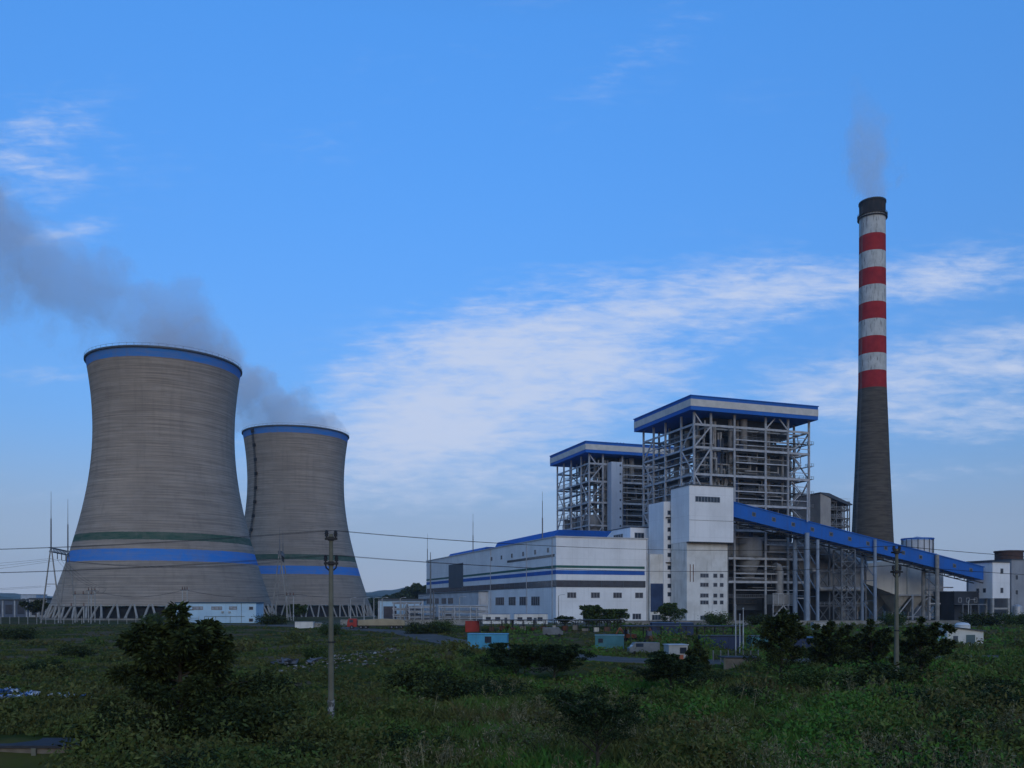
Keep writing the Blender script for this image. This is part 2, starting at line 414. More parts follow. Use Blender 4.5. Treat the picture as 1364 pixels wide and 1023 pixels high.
# ================================================================ chimney
def chimney():
    t = thing('chimney', 'tall tapering smokestack with red and white bands and dark top', 'chimney', (180.2,440,0))
    m = bpy.data.materials.new('chimney_paint'); b = NB(nodes(m)); c = b.coord()
    sep = b.n('ShaderNodeSeparateXYZ'); b.put(sep.inputs[0], c); z = sep.outputs[2]
    red = b.mix(b.ramp(b.noise(c, .3, 5, .6), .35, .7), (.36,.026,.028), (.27,.018,.022))
    wht = b.mix(b.ramp(b.noise(c, .3, 5, .6), .35, .7), (.52,.54,.53), (.42,.44,.43))
    run = b.math('MULTIPLY', b.ramp(b.noise(b.mapping(c, (1,1,.14)), 1.3, 5, .7), .53, .66, 0, .8), 1.0)
    wht = b.mix(run, wht, (.13,.13,.13))
    red = b.mix(b.math('MULTIPLY', run, .25), red, (.12,.03,.03))
    idx = b.math('FLOOR', b.math('DIVIDE', b.math('SUBTRACT', 198.2, z), 8.47))
    odd = b.math('MODULO', idx, 2)
    col = b.mix(odd, wht, red)
    st = b.noise(b.mapping(c, (.15,.15,1.1)), 1.0, 6, .65)
    con = b.mix(b.ramp(st, .38, .66), (.105,.09,.072), (.058,.05,.042))
    ln = b.math('LESS_THAN', b.math('FRACT', b.math('DIVIDE', z, 2.6)), .12)
    con = b.mix(b.math('MULTIPLY', ln, .35), con, (.03,.028,.026))
    col = b.mix(b.math('LESS_THAN', z, 113.5), col, con)
    blk = b.mix(b.ramp(b.noise(b.mapping(c, (1,1,.2)), .8, 4, .7), .4, .7), (.028,.028,.028), (.06,.045,.042))
    soot = b.math('ADD', z, b.math('MULTIPLY', b.noise(b.mapping(c, (1,1,.1)), .9, 4, .7), 5))
    col = b.mix(b.math('GREATER_THAN', z, 200.2), col, blk)
    b.bsdf(col, .85, bump=st, bstr=.15, spec=.15)
    prof = [(11.6,0),(11.2,12),(9.85,38.5),(8.9,60),(8.15,76),(7.45,95),(6.75,113),(6.6,118),(6.45,150),(6.28,180),(6.2,198),(6.2,206.6)]
    full = []
    for (r0,z0),(r1,z1) in zip(prof[:-1], prof[1:]):
        n = max(1, int((z1-z0)/3))
        for i in range(n): full.append((r0+(r1-r0)*i/n, z0+(z1-z0)*i/n))
    full.append(prof[-1])
    MB().lathe(full+[(5.6,206.6),(5.6,190)], 64).build('shaft', m, t, smooth=True)
    for zz, rr in ((198.6,7.1),(199.9,7.1)):
        MB().lathe([(6.15,zz),(rr,zz),(rr,zz+.3),(6.15,zz+.3)], 48, closed=True).build('platform', M_black, t)
    mb = MB()
    for k in range(32):
        a = 2*PI*k/32; mb.beam((7*math.cos(a),7*math.sin(a),198.9), (7*math.cos(a),7*math.sin(a),201), .12)
    mb.tube([(7*math.cos(2*PI*k/32),7*math.sin(2*PI*k/32),201) for k in range(33)], .07, 5)
    mb.build('railing', M_black, t)
    MB().lathe([(6.15,206.2),(6.5,206.2),(6.5,207.1),(5.5,207.1),(5.5,206.2)], 48, closed=True).build('rim', M_black, t)
    mb = MB(); a = R(200); ca, sa = math.cos(a), math.sin(a)
    def rad(z):
        for (r0,z0),(r1,z1) in zip(prof[:-1], prof[1:]):
            if z0 <= z <= z1: return r0+(r1-r0)*(z-z0)/(z1-z0)
        return 6.2
    for s_ in (-.35,.35):
        mb.tube([((rad(z)+.35)*ca - s_*sa, (rad(z)+.35)*sa + s_*ca, z) for z in np.linspace(3,204,40)], .07, 4)
    mb.build('ladder', M_steeld, t)
chimney()

# ================================================================ turbine hall (local: x along gable end, y along the long side)
def win(t, x0, x1, y, z0, z1, face='f', m=None, bars=True, fr=None):
    """a window unit set proud of a wall: frame mesh with the glass as its child"""
    fr = fr or M_steel; d = .07
    if face == 'f':
        f = MB(); w = .12
        f.b(x0,x1,y-d,y-.002,z0,z0+w).b(x0,x1,y-d,y-.002,z1-w,z1).b(x0,x0+w,y-d,y-.002,z0+w,z1-w).b(x1-w,x1,y-d,y-.002,z0+w,z1-w)
        n = max(1, round((x1-x0)/1.3)) if bars else 1
        for i in range(1, n):
            c = x0+(x1-x0)*i/n; f.b(c-.05,c+.05,y-d,y-.002,z0+w,z1-w)
        o = f.build('window', fr, t); box('pane', m or M_glass, o, x0+.02,x1-.02,y-.035,y-.004,z0+.02,z1-.02)
    else:      # left face at x = y argument, running along local y
        x = y; f = MB(); w = .12
        f.b(x-d,x-.002,x0,x1,z0,z0+w).b(x-d,x-.002,x0,x1,z1-w,z1).b(x-d,x-.002,x0,x0+w,z0+w,z1-w).b(x-d,x-.002,x1-w,x1,z0+w,z1-w)
        n = max(1, round((x1-x0)/2.2)) if bars else 1
        for i in range(1, n):
            c = x0+(x1-x0)*i/n; f.b(x-d,x-.002,c-.06,c+.06,z0+w,z1-w)
        o = f.build('window', fr, t); box('pane', m or M_glass, o, x-.035,x-.004,x0+.02,x1-.02,z0+.02,z1-.02)
    return o

def turbine_hall():
    t = thing('turbine_hall', 'long white turbine hall with blue and green stripes along its walls', 'factory hall', (ORG[0],ORG[1],0), PHI)
    W, L, H = 35.0, 185.0, 29.3
    box('wall', M_white, t, 0,W,0,L,-1,H)
    MB().b(-.25,W+.25,-.25,.0,H-.1,H+.35).b(-.25,0,0,L,H-.1,H+.35).b(W,W+.25,0,L,H-.1,H+.35).b(0,W,L,L+.25,H-.1,H+.35).build('parapet', mat('parapet_metal', (.5,.5,.5)), t)
    def stripe(z0, z1, m, x1=W-1.2):
        MB().b(-.06,x1,-.06,0,z0,z1).b(-.06,0,0,113.6,z0,z1).b(-.06,0,139,L,z0,z1).build('stripe', m, t)
    stripe(18.75, 19.6, M_green); stripe(16.55, 17.95, M_bluepaint)
    # ribbon window right round
    rb = MB().b(-.05,W-1,-.05,0,12.3,14.5).b(-.05,0,0,L-1,12.3,14.5).build('ribbon_window', M_glass, t)
    fr = MB()
    for i in range(5): fr.b(i*(W-1)/4-.12 if i else -.12, i*(W-1)/4+.12, -.12, -.051, 12.3, 14.5)
    for y in np.arange(6, L-1, 6.0): fr.b(-.10,-.051,y-.07,y+.07,12.3,14.5)
    fr.b(-.12,W-1,-.12,-.051,12.15,12.32).b(-.12,-.051,0,L-1,12.15,12.32)
    fr.build('frame', M_dgrey, rb)
    box('louvre_panel', M_dgrey, t, -.16,0,113.7,138.9,13.9,25.4)
    box('vent_strip', M_glass, t, -.09,0,1.2,51,22.6,23.5)
    for y in (7.3,19.9,32.6,45.4,58.2,70.9): win(t, y-1.0, y+1.0, 0, 24.3, 26.0, 'l')
    for a, b_ in ((15.3,24),(28.1,36.7),(41,49.3),(54.8,65.9)): win(t, a, b_, 0, 5.8, 9.1, 'l')
    for px0, px1 in ((4.1,7.5),(13,16.4),(21.5,24.9),(30,33.2)): win(t, px0, px1, 0, 8.4, 10.4, 'f')
    win(t, 29, 32.4, 0, .9, 3.0, 'f')
    box('door', M_dgrey, t, 10,13,-.08,0,0,3.2)
    # low annex along the left side
    an = box('annex', mat('annex_plaster', (.56,.575,.60), (.47,.48,.5), .2, grime=.4), t, -4.2,-.01,76,186,-1,11.4)
    for a, b_ in ((116,125),(128,137),(142,150),(155,167)): win(t, a, b_, -4.2, 6.3, 9.2, 'l')
    MB().b(-4.5,-.02,75.7,186.3,11.4,11.8).build('annex_roof', M_dgrey, t)
    MB().b(-1.6,-.01,30,76,-1,11.5).build('lower_wall', mat('annex_plaster', (0,0,0)), t) if False else None
    # blue roof monitors with sloped ends
    for y0, y1, zt in ((9,76,32.4),(93,152,31.5)):
        mb = MB(); A = [(2.5,H+.05),(23,H+.05),(24.5,zt),(4.2,zt)]
        n = 4; vs = [(x,y0+1.5,z) if z < H+1 else (x,y0-1.8,z) for x, z in A] + [(x,y1,z) for x, z in A]
        mb.add(vs, [(0,1,2,3),(7,6,5,4),(0,4,5,1),(1,5,6,2),(2,6,7,3),(3,7,4,0)])
        mb.build('roof_monitor', M_blue, t)
    # lightning rods on the parapet
    for y, h in ((1.5 if False else 13.5, 17.0),(99,17.3),(184,15)):
        MB().tube([(.3,y,H+.3),(.3,y,H+h*.45)], .22, 6).tube([(.3,y,H+h*.45),(.3,y,H+h*.8)], .12, 6).tube([(.3,y,H+h*.8),(.3,y,H+h)], .06, 5).build('lightning_rod', M_rod, t)
    # wall lamp and drainpipes
    for y in (77.5-49, 3.0, 72): MB().tube([(-.25,y,0),(-.25,y,H)], .13, 6).build('drainpipe', M_steel, t)
    MB().tube([(34.6,-.2,0),(34.6,-.2,H)], .13, 6).build('drainpipe', M_steel, t)
    return t
turbine_hall()

def bunker_bay():
    t = thing('bunker_bay', 'white bunker bay block with stair tower between hall and boilers', 'building', (ORG[0],ORG[1],0), PHI)
    box('wall', M_white, t, 35.3,50,14,182,0,34.6)
    for y in range(20, 180, 22): win(t, y, y+8, 35.3, 30.4, 32.8, 'l')
    win(t, 37, 41, 14, 30.4, 32.8, 'f')
    st = box('stair_tower', M_white, t, 40.5,45.2,-1.6,9.5,0,42.7)
    for z in (9,12,15.5,18.5,23,26,29,32,35,38): win(st, 42.0, 43.7, -1.6, z, z+1.6, 'f', bars=False)
    MB().b(41.3,44.4,-2.5,-1.61,20.9,21.2).b(41.3,44.4,-2.5,-1.61,36.9,37.2).build('balcony', M_black, st)
    MB().tube([(44.3,-1.9,0),(44.3,-1.9,42)], .15, 6).build('drainpipe', M_steeld, st)
    box('low_block', M_wall2, t, 35.3,40.49,-1.2,13.9,0,24)
    box('low_block', M_wall2, t, 45.21,50,-1.2,13.9,0,24)
    box('blue_panel', M_dblue, t, 35.5,40.4,-1.36,-1.2,3.6,13.6)
    win(t, 36, 39.6, -1.2, .6, 2.6, 'f')
    MB().b(35.2,50.2,13.9,182.2,34.6,35.0).build('roof', M_dgrey, t)
    return t
bunker_bay()

def coal_tower():
    t = thing('coal_tower', 'tall white coal transfer tower with stained lower front and overhanging top', 'tower', (ORG[0],ORG[1],0), PHI)
    box('upper_wall', M_white, t, 42.9,60.4,-15,-2.5,27.7,46.9)
    box('lower_wall', M_wall2, t, 43.0,59.6,-13.2,-2.52,-1,27.69)
    box('roof', M_dgrey, t, 42.7,60.6,-15.2,-2.3,46.9,47.25)
    box('canopy', M_black, t, 42.9,60.4,-15.05,-13.19,27.3,27.68)
    win(t, 45.2, 55.0, -15, 41.3, 43.3, 'f')
    for z in (16.2,13.0,9.3,6.9):
        for a, b_ in ((48.2,51.6),(53.4,55.1),(56.0,57.6)): win(t, a, b_, -13.2, z-.75, z+.75, 'f')
    win(t, 48.2, 51.6, -13.2, .8, 2.4, 'f')
    for x in (44.2,45.4): MB().b(x,x+.25,-13.3,-13.2,14,20).build('stain_pipe', M_rust, t)
    MB().tube([(59.3,-13.4,0),(59.3,-13.4,27.3)], .14, 6).build('drainpipe', M_steeld, t)
    box('joint_strip', M_steeld, t, 42.95,60.35,-15.06,-15,35.0,35.12)
    # sign marks left of faded lettering are too worn to read: a few stained strips
    return t
coal_tower()
# ================================================================ boiler houses
BUC = [3.0,10.0,20.0,33.5,43.5,53.0]
BVC = [2.8,11.8,23.7,33.0,41.5]
BLV = [8.5,14.5,17.6,23.2,28.5,33.5,38.0,42.8,48.0,53.5,58.6,63.3,67.0,71.5]
def boiler_house():
    rnd = random.Random(11)
    t = thing('boiler_house', 'x', 'boiler house', (64,315,0), PHI, 'two open steel boiler houses')
    ZT = 76.0
    # columns
    for i, u in enumerate(BUC):
        for j, v in enumerate(BVC):
            if 0 < i < 5 and 0 < j < 4 and not (i in (1,) and j in (1,2,3)): continue
            w = .66
            MB().b(u-w/2,u+w/2,v-.12,v+.12,-1,ZT).b(u-w/2,u-w/2+.14,v-w/2,v-.121,-1,ZT).b(u+w/2-.14,u+w/2,v-w/2,v-.121,-1,ZT)\
                .b(u-w/2,u-w/2+.14,v+.121,v+w/2,-1,ZT).b(u+w/2-.14,u+w/2,v+.121,v+w/2,-1,ZT).build('column', M_steel, t)
    # storeys: beams round the edge, grating strips, rails
    for k, z in enumerate(BLV):
        big = z in (14.5,23.2,33.5,42.8,53.5,63.3,71.5)
        mb = MB(); h = .8 if big else .4
        for v in (BVC[0],BVC[-1]):
            if big:
                mb.beam((BUC[0],v+.03*k/14,z),(BUC[-1],v+.03*k/14,z),.35,h)
            else:
                a = rnd.randint(2,3); mb.beam((BUC[a],v,z),(BUC[min(5,a+2)],v,z),.3,h)
        for u in (BUC[0],BUC[-1]):
            if big or rnd.random() < .7: mb.beam((u,BVC[0],z+.02),(u,BVC[-1],z+.02),.32,h*.9)
        if big:
            for u in BUC[1:-1]: mb.beam((u,BVC[0],z-.05),(u,BVC[-1],z-.05),.3,.6)
        if big:
            for v in (7.4,): mb.beam((BUC[1],v,z-.1),(BUC[-1],v,z-.1),.3,.5)
        mb.build('floor_beam', M_steel, t)
        if big and 20 < z < 70:
            box('floor_plate', M_grate, t, 6.6,12.2,8,40,z+.42,z+.55); box('floor_plate', M_grate, t, 13,50,5.6,8.8,z+.42,z+.55)
        if k == len(BLV)-1: continue
        def strip(x0,x1,y0,y1,dz=0.0):
            zz = z+h/2+.03+dz; p = box('platform', M_grate, t, x0,x1,y0,y1,zz,zz+.12); rail = MB()
            for yy in (y0,y1):
                for hh in (.6,1.15): rail.beam((x0,yy,zz+hh),(x1,yy,zz+hh),.09)
                n = max(2,int((x1-x0)/1.8))
                for i in range(n+1): rail.beam((x0+(x1-x0)*i/n,yy,zz),(x0+(x1-x0)*i/n,yy,zz+1.15),.08)
            for hh in (.6,1.15): rail.beam((x0,y0,zz+hh),(x0,y1,zz+hh),.09)
            rail.build('handrail', M_steeld, p)
        def stripv(x0,x1,y0,y1):
            zz = z+h/2+.04; p = box('platform', M_grate, t, x0,x1,y0,y1,zz,zz+.12); rail = MB()
            for xx in (x0,x1):
                for hh in (.6,1.15): rail.beam((xx,y0,zz+hh),(xx,y1,zz+hh),.09)
                n = max(2,int((y1-y0)/1.8))
                for i in range(n+1): rail.beam((xx,y0+(y1-y0)*i/n,zz),(xx,y0+(y1-y0)*i/n,zz+1.15),.08)
            for hh in (.6,1.15): rail.beam((x0,y1,zz+hh),(x1,y1,zz+hh),.09)
            rail.build('handrail', M_steeld, p)
        x0 = 3.5 if big and rnd.random() < .5 else rnd.choice([10.4,20.4,20.4]); x1 = rnd.choice([33.2,43.2,52.6,52.6,52.6])
        strip(x0,x1,BVC[0]+.3,BVC[0]+rnd.choice([2.6,3.4,4.5]))
        if rnd.random() < .8: strip(20.4,rnd.choice([33.2,43.2]),BVC[0]+5.2,BVC[0]+7.2,rnd.choice([-2.2,1.9,2.3]))
        stripv(3.4,rnd.choice([5.2,6.5]),BVC[0]+5.0,rnd.choice([33,41,41]))
        if rnd.random() < .8: stripv(50.2,52.7,BVC[0]+5.0,rnd.choice([24,33,41]))
        if rnd.random() < .7: strip(BUC[-1]+.6,BUC[-1]+2.6,BVC[0]+.5,BVC[0]+rnd.choice([3,6]))
    # braces, front and sides
    def brace(*segs):
        mb = MB()
        for p, q in segs: mb.beam(p,q,.42)
        mb.build('brace', M_steel, t)
    v0 = BVC[0]-.1; u0 = BUC[0]-.05; u5 = BUC[-1]+.05
    Z = [0,14.5,23.2,33.5,42.8,53.5,63.3,71.5]
    def V(a,b_,z0,z1,v,flip):
        brace(((BUC[a],v,z0),(BUC[b_],v,z1)) if not flip else ((BUC[b_],v,z0),(BUC[a],v,z1)))
    # gable-side bays beside the corner as in the photo: a big zigzag
    V(0,1,63.3,71.2,v0,False); V(0,1,53.5,63.3,v0,False); V(0,1,42.8,53.5,v0,True); V(0,1,33.5,42.8,v0,False)
    V(0,1,23.2,33.5,v0,True); V(0,1,14.5,23.2,v0,False); V(0,1,0,14.5,v0,True)
    brace(((BUC[3],v0,71.7),((BUC[3]+BUC[4])/2-1,v0,75.8))); brace(((BUC[4],v0,71.7),((BUC[3]+BUC[4])/2+1,v0,75.8)))
    brace(((BUC[0],v0,75.8),(BUC[0]+3.2,v0,71.7)))
    for k in range(1,7):
        z0, z1 = Z[k], Z[k+1]
        f = k % 2
        for a, b_ in ((0,1),(3,4)):
            A, B = (BVC[a],BVC[b_]) if f else (BVC[b_],BVC[a])
            brace(((u0,A,z0),(u0,B,z1)))
        A, B = (BVC[0],BVC[1]) if f else (BVC[1],BVC[0]); brace(((u5,A,z0),(u5,B,z1)))
        A, B = (BVC[3],BVC[4]) if f else (BVC[4],BVC[3]); brace(((u5,A,z0),(u5,B,z1)))
        if k > 2:
            A, B = (BUC[1],BUC[2]) if f else (BUC[2],BUC[1]); brace(((A,BVC[4],z0),(B,BVC[4],z1)))
    for k, (a, b_) in enumerate(zip(BLV[:-1], BLV[1:])):
        for q in (.5,):
            z = a+(b_-a)*q; mb = MB(); i0 = rnd.choice([2,2,2,3,4]); i1 = rnd.choice([i for i in (3,4,5,5) if i > i0])
            mb.beam((BUC[i0],BVC[0]+.06,z),(BUC[i1],BVC[0]+.06,z),.16,.26); j0 = rnd.choice([0,0,1]); j1 = rnd.choice([3,4,4])
            mb.build('girt', M_steel, t)
            if rnd.random() < .7: MB().beam((BUC[0]+.05,BVC[j0],z+.1),(BUC[0]+.05,BVC[j1],z+.1),.16,.26).build('girt', M_steel, t)
    # furnace and backpass
    MB().b(20.5,37,13,30,18,70).add([(20.5,13,18),(37,13,18),(37,30,18),(20.5,30,18),(27,18,9),(31,18,9),(31,25,9),(27,25,9)],
        [(4,5,1,0),(5,6,2,1),(6,7,3,2),(7,4,0,3)]).build('furnace', M_furn, t)
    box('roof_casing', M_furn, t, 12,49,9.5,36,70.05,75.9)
    box('back_pass', mat('back_pass_cladding', (.06,.07,.09), (.04,.05,.065), .2, .6, grime=.3), t, 40,51,11,31,26,68)
    box('back_pass_hopper', M_duct, t, 39.5,51.3,12,30,20,25.9)
    for z in (22,27,32,37,42,47,52,57,62,66.5):                 # buckstays round the furnace
        MB().b(20.1,37.4,12.5,12.98,z,z+.7).b(20.1,20.48,13,30,z,z+.7).b(37.02,37.4,13,30,z,z+.7).build('buckstay', M_steeld, t)
    # coal silos seen behind the left bays
    for v in (8,17,26,35):
        MB().lathe([(1.6,26),(3.6,34),(3.6,48),(0,48)], 20, (7.2,v)).build('coal_silo', M_duct, t, smooth=True)
    for v, z0, z1 in ((14.5,40,72),(22,44,73),(30,50,73)): 
        MB().tube([(11.5,v,z0),(11.5,v,z1)], 1.0, 12).build('riser_pipe', M_pipe, t, smooth=True)
    # vertical downcomers in front
    for u, v, r, z0, z1 in ((22,8.6,.75,38,75.5),(23.8,8.8,.75,38,75.5),(25.6,9.2,.55,30,75.5),(27.2,7.4,1.25,63.8,75.7),(38.2,9,.6,28,74),(39.6,9.4,.6,40,74),(44.8,8,.55,46,66),(12.8,6.6,.5,48,74),(14.4,7.0,.5,40,74),(16,7.2,.5,34,70)):
        MB().tube([(u,v,z0),(u,v,z1)], r, 12).build('riser_pipe', M_pipe, t, smooth=True)
    # horizontal and bent pipework
    for k in range(34):
        z = rnd.uniform(10,70); a = rnd.uniform(20,34); L = rnd.uniform(6,18); v = rnd.uniform(4.2,9.5); r = rnd.choice([.14,.2,.28,.4])
        e = min(a+L,53); pts = [(a,v,z),(e-.5,v,z),(e,v,z-.4 if rnd.random()<.5 else z+.4),(e,v,z+rnd.uniform(2,5)*rnd.choice([-1,1]))]
        if rnd.random() < .5: pts = [(a,v+3,z)] + pts
        MB().tube(pts, r, 8).build('pipe', M_pipe, t, smooth=True)
    for k in range(10):
        z = rnd.uniform(30,70); v = rnd.uniform(6,30); L = rnd.uniform(5,9)
        MB().tube([(4.6,v,z),(4.6,v+L,z),(4.6,v+L,z-3)], rnd.choice([.2,.3,.4]), 8).build('pipe', M_pipe, t, smooth=True)
    for k in range(10):
        z = rnd.uniform(26,70); v = rnd.uniform(4,30)
        MB().tube([(52,v,z),(54.6,v,z),(54.6,v,z+rnd.choice([-3,2.6])),(53.4,v,z+rnd.choice([-3,2.6]))], .16, 6).build('pipe', M_pipe, t, smooth=True)
    for k in range(26):
        z = rnd.uniform(24,72); a = rnd.uniform(3.6,16); L = rnd.uniform(4,9); v = rnd.uniform(3.6,9); r = rnd.choice([.2,.3,.45,.6]); up = rnd.uniform(3,8)*rnd.choice([-1,1])
        MB().tube([(a,v+rnd.uniform(2,6),z),(a,v,z),(a+L,v,z),(a+L,v,z+up)], r, 8).build('pipe', M_pipe, t, smooth=True)
    for k in range(14):
        z = rnd.uniform(24,66); u = rnd.uniform(13,50); v = rnd.uniform(4,6.5); h = rnd.uniform(4,11)
        MB().b(u,u+rnd.uniform(.5,1.4),v,v+.6,z,min(75,z+h)).build('cable_tray', rnd.choice([M_steeld,M_duct,M_dblue,M_furn]), t)
    for v, z0, z1 in ((9,22,38),(19,30,46),(28,24,40)):
        box('duct', rnd.choice([M_duct,M_steeld]), t, 5,9.5,v,v+4.5,z0,z1)
    # stairs between storeys, zigzag in one bay
    for k in range(3, len(BLV)-2):
        z0, z1 = BLV[k]+.5, BLV[k+1]+.5; f = k % 2
        xa, xb = (44.5,50) if f else (50,44.5)
        mb = MB()
        for y in (3.4,4.5): mb.beam((xa,y,z0),(xb,y,z1),.12,.3); mb.beam((xa,y,z0+1),(xb,y,z1+1),.07)
        n = 12
        for i in range(n+1): mb.b(min(xa,xb)+abs(xb-xa)*i/n-.12, min(xa,xb)+abs(xb-xa)*i/n+.12, 3.45,4.45, (z0+(z1-z0)*(i/n if f else 1-i/n))-.03,(z0+(z1-z0)*(i/n if f else 1-i/n))+.03)
        mb.build('stair', M_steel, t)
    # equipment boxes, coal burners' windboxes, fans
    for k in range(16):
        z = rnd.choice(BLV[3:12])+.6; u = rnd.choice([11,13,15,21,25,30,35,39,46]); v = rnd.uniform(6,9)
        mb = MB().b(u,u+rnd.uniform(1.5,4),v,v+2,z,z+rnd.uniform(1.2,2.6)); mb.build('equipment_box', rnd.choice([M_duct,M_steeld,M_dblue,M_furn]), t)
    for u,z,w,h in ((20.6,56,6,5),(29.5,48,5,8),(22,44,5,6)):
        box('windbox', mat('windbox_cladding', (.07,.10,.16), (.05,.075,.12), .3, .6), t, u,u+w,10.6,12.4,z,z+h)
    # low level ducts and the big grey drum
    MB().lathe([(5.4,24.2),(5.4,31.2),(0,31.2)], 28, (29,7.5)).lathe([(2.2,16),(5.2,24.1),(0,24.1)], 28, (29,7.5)).build('separator', M_duct, t, smooth=True)
    MB().tube([(36,6,27.5),(52,6,27.5)], 2.4, 16).build('air_duct', M_duct, t, smooth=True)
    MB().b(8,26,6,11,24,30).build('air_duct', M_duct, t)
    MB().tube([(38,3.2,20.5),(39.4,3.2,20.2),(40,3.2,18.8),(40,3.2,9),(40,4.2,6),(40,6,4)], [1.5,1.5,1.45,1.4,1.4,1.4], 14).build('elbow_duct', M_pipe, t, smooth=True)
    MB().b(24,37,10,14,4,9).build('mill', M_dgrey, t)
    # pale corrugated lean-to on raised legs
    g = MB().b(33.6,43,-1.6,2.0,6.2,9.9); o = g.build('raised_cabin', M_duct, t)
    fr = MB()
    for x in (33.6,35.95,38.3,40.65,43): fr.b(x-.12,x+.12,-1.75,-1.61,6.0,10.1)
    fr.b(33.4,43.2,-1.75,-1.61,10.1,10.3).b(33.4,43.2,-1.75,-1.61,5.8,6.0)
    for x in (33.8,42.8): fr.beam((x,-1.4,0),(x,-1.4,6),.35)
    fr.beam((38.3,-1.4,5.7),(34.2,-1.4,1.6),.35); fr.beam((38.3,-1.4,5.7),(42.4,-1.4,1.6),.35)
    fr.build('frame', M_steel, o)
    MB().b(4,51,16,40,-1,27).build('dark_infill', M_furn, t)  # dark block added to close bright sky gaps between the lower columns
    # roof
    rb = MB().b(0,55,0,44,ZT,81)
    r = rb.build('roof', M_blue, t)
    MB().b(-.08,55.08,-.08,0,ZT+1.4,ZT+3.9).b(-.08,0,0,44,ZT+1.4,ZT+3.9).b(55,55.08,0,44,ZT+1.4,ZT+3.9).build('roof_stripe', mat('roof_white', (.60,.58,.54), (.5,.49,.46), .3, .6), r)
    MB().b(-.25,55.25,-.25,44.25,81,81.3).build('roof_cap', M_blue, r)
    for u in (20,21.8,23.4): MB().tube([(u,9,81.2),(u,9,82.6),(u+.6,9,83)], .45, 10).build('roof_vent', M_steeld, r)
    return t
b1 = boiler_house()
b1['label'] = 'open steel boiler house right behind the white coal tower, nearer of two'
b2 = copy_tree(b1); b2.location = (33.8,404,0)
b2['label'] = 'farther boiler house with a pale lift shaft, rising behind the turbine hall'
lift = box('lift_shaft', M_pale if False else mat('shaft_cladding', (.50,.55,.62), (.43,.48,.55), .1, .6, grime=.25), b2, 12,17.4,-2.2,2.2,0,72)
for z in range(34,72,4): MB().b(16.2,17.0,-2.26,-2.2,z,z+.9).build('vent', M_dgrey, lift)
# drop parts of the far copy that nothing can see
# ================================================================ coal conveyor
def conveyor():
    t = thing('conveyor_gallery', 'long sloping blue conveyor gallery with small windows on tall posts', 'conveyor', (75.4,310.4,0), PHI)
    z0, z1, L = 39.2, 18.1, 116.0
    def zc(s): return z0 + (z1-z0)*(s-4)/114
    T = 2.65; w = 2.4
    MB().prism([(-14.8,zc(-14.8)-T),(L,zc(L)-T),(L,zc(L)+T-.3),(-14.8,zc(-14.8)+T-.3)], -w, w).build('gallery', M_blue, t)
    MB().prism([(-14.8,zc(-14.8)+T-.3),(L+.3,zc(L+.3)+T-.3),(L+.3,zc(L+.3)+T),(-14.8,zc(-14.8)+T)], -w-.3, w+.3).build('roof', M_blue, t)
    us = MB()
    for y in (-w+.2, w-.2): us.beam((-14.8,y,zc(-14.8)-T-1.2),(L,y,zc(L)-T-1.2),.3,.35)
    for i in range(26):
        s = -14+i*5.0; us.beam((s,-w+.2,zc(s)-T-1.2),(s,w-.2,zc(s)-T-1.2),.22)
        for y in (-w+.2, w-.2):
            us.beam((s,y,zc(s)-T),(s,y,zc(s)-T-1.1),.22)
            if s+5 < L: us.beam((s,y,zc(s)-T-1.1),(s+5,y,zc(s+5)-T),.2)
    us.build('truss', M_black, t)
    for i in range(13):
        s = 10+i*8.3
        o = MB().add([(s-.8,-w-.05,zc(s-.8)-.75),(s+.8,-w-.05,zc(s+.8)-.75),(s+.8,-w-.05,zc(s+.8)+.75),(s-.8,-w-.05,zc(s-.8)+.75),
                  (s-.8,-w-.001,zc(s-.8)-.75),(s+.8,-w-.001,zc(s+.8)-.75),(s+.8,-w-.001,zc(s+.8)+.75),(s-.8,-w-.001,zc(s-.8)+.75)],
                 [(0,1,2,3),(7,6,5,4),(0,4,5,1),(1,5,6,2),(2,6,7,3),(3,7,4,0)]).build('window', M_steeld, t)
        o2 = MB().b(s-.55,s+.55,-w-.08,-w-.051,zc(s)-.5,zc(s)+.5).build('pane', M_glass, o)
    mp = mat('blue_grey_post', (.26,.32,.40), (.2,.25,.32), .3, .5, grime=.3)
    for s, r, over in ((31.8,.85,-2),(36.4,.6,-3.5),(62.2,.6,2),(91.7,.75,2.2)):
        tr = MB()
        for y in (-w-1.0, w+1.0): tr.tube([(s,y,-1),(s,y,zc(s)+over)], r, 12)
        top = zc(s)-T-1.6
        tr.beam((s,-w-1,top),(s,w+1,top),.5)
        for k in range(3):
            a = top*(k+.15)/3.2; b_ = top*(k+1)/3.2; tr.beam((s,-w-1,a),(s,w+1,b_),.25); tr.beam((s,-w-1,b_),(s,w+1,b_),.25)
        tr.build('trestle', mp if s < 80 else M_conc, t)
    MB().tube([(31.8,-w-1.2,36),(31.8,-w-1.2,50)], .28, 8).build('vent_pipe', M_steel, t)
    # lattice tower under the middle
    lt = MB(); s0, s1, y0, y1, H = 48,54,-2.2,2.2, zc(51)-T-1.4
    for s in (s0,s1):
        for y in (y0,y1): lt.beam((s,y,-1),(s,y,H),.4)
    n = 6
    for k in range(n):
        a, b_ = H*k/n, H*(k+1)/n
        for y in (y0,y1): lt.beam((s0,y,a),(s1,y,b_),.22); lt.beam((s1,y,a),(s0,y,b_),.22); lt.beam((s0,y,b_),(s1,y,b_),.25)
        for s in (s0,s1): lt.beam((s,y0,a),(s,y1,b_),.22); lt.beam((s,y0,b_),(s,y1,b_),.25)
    lt.build('trestle', M_steeld, t)
conveyor()

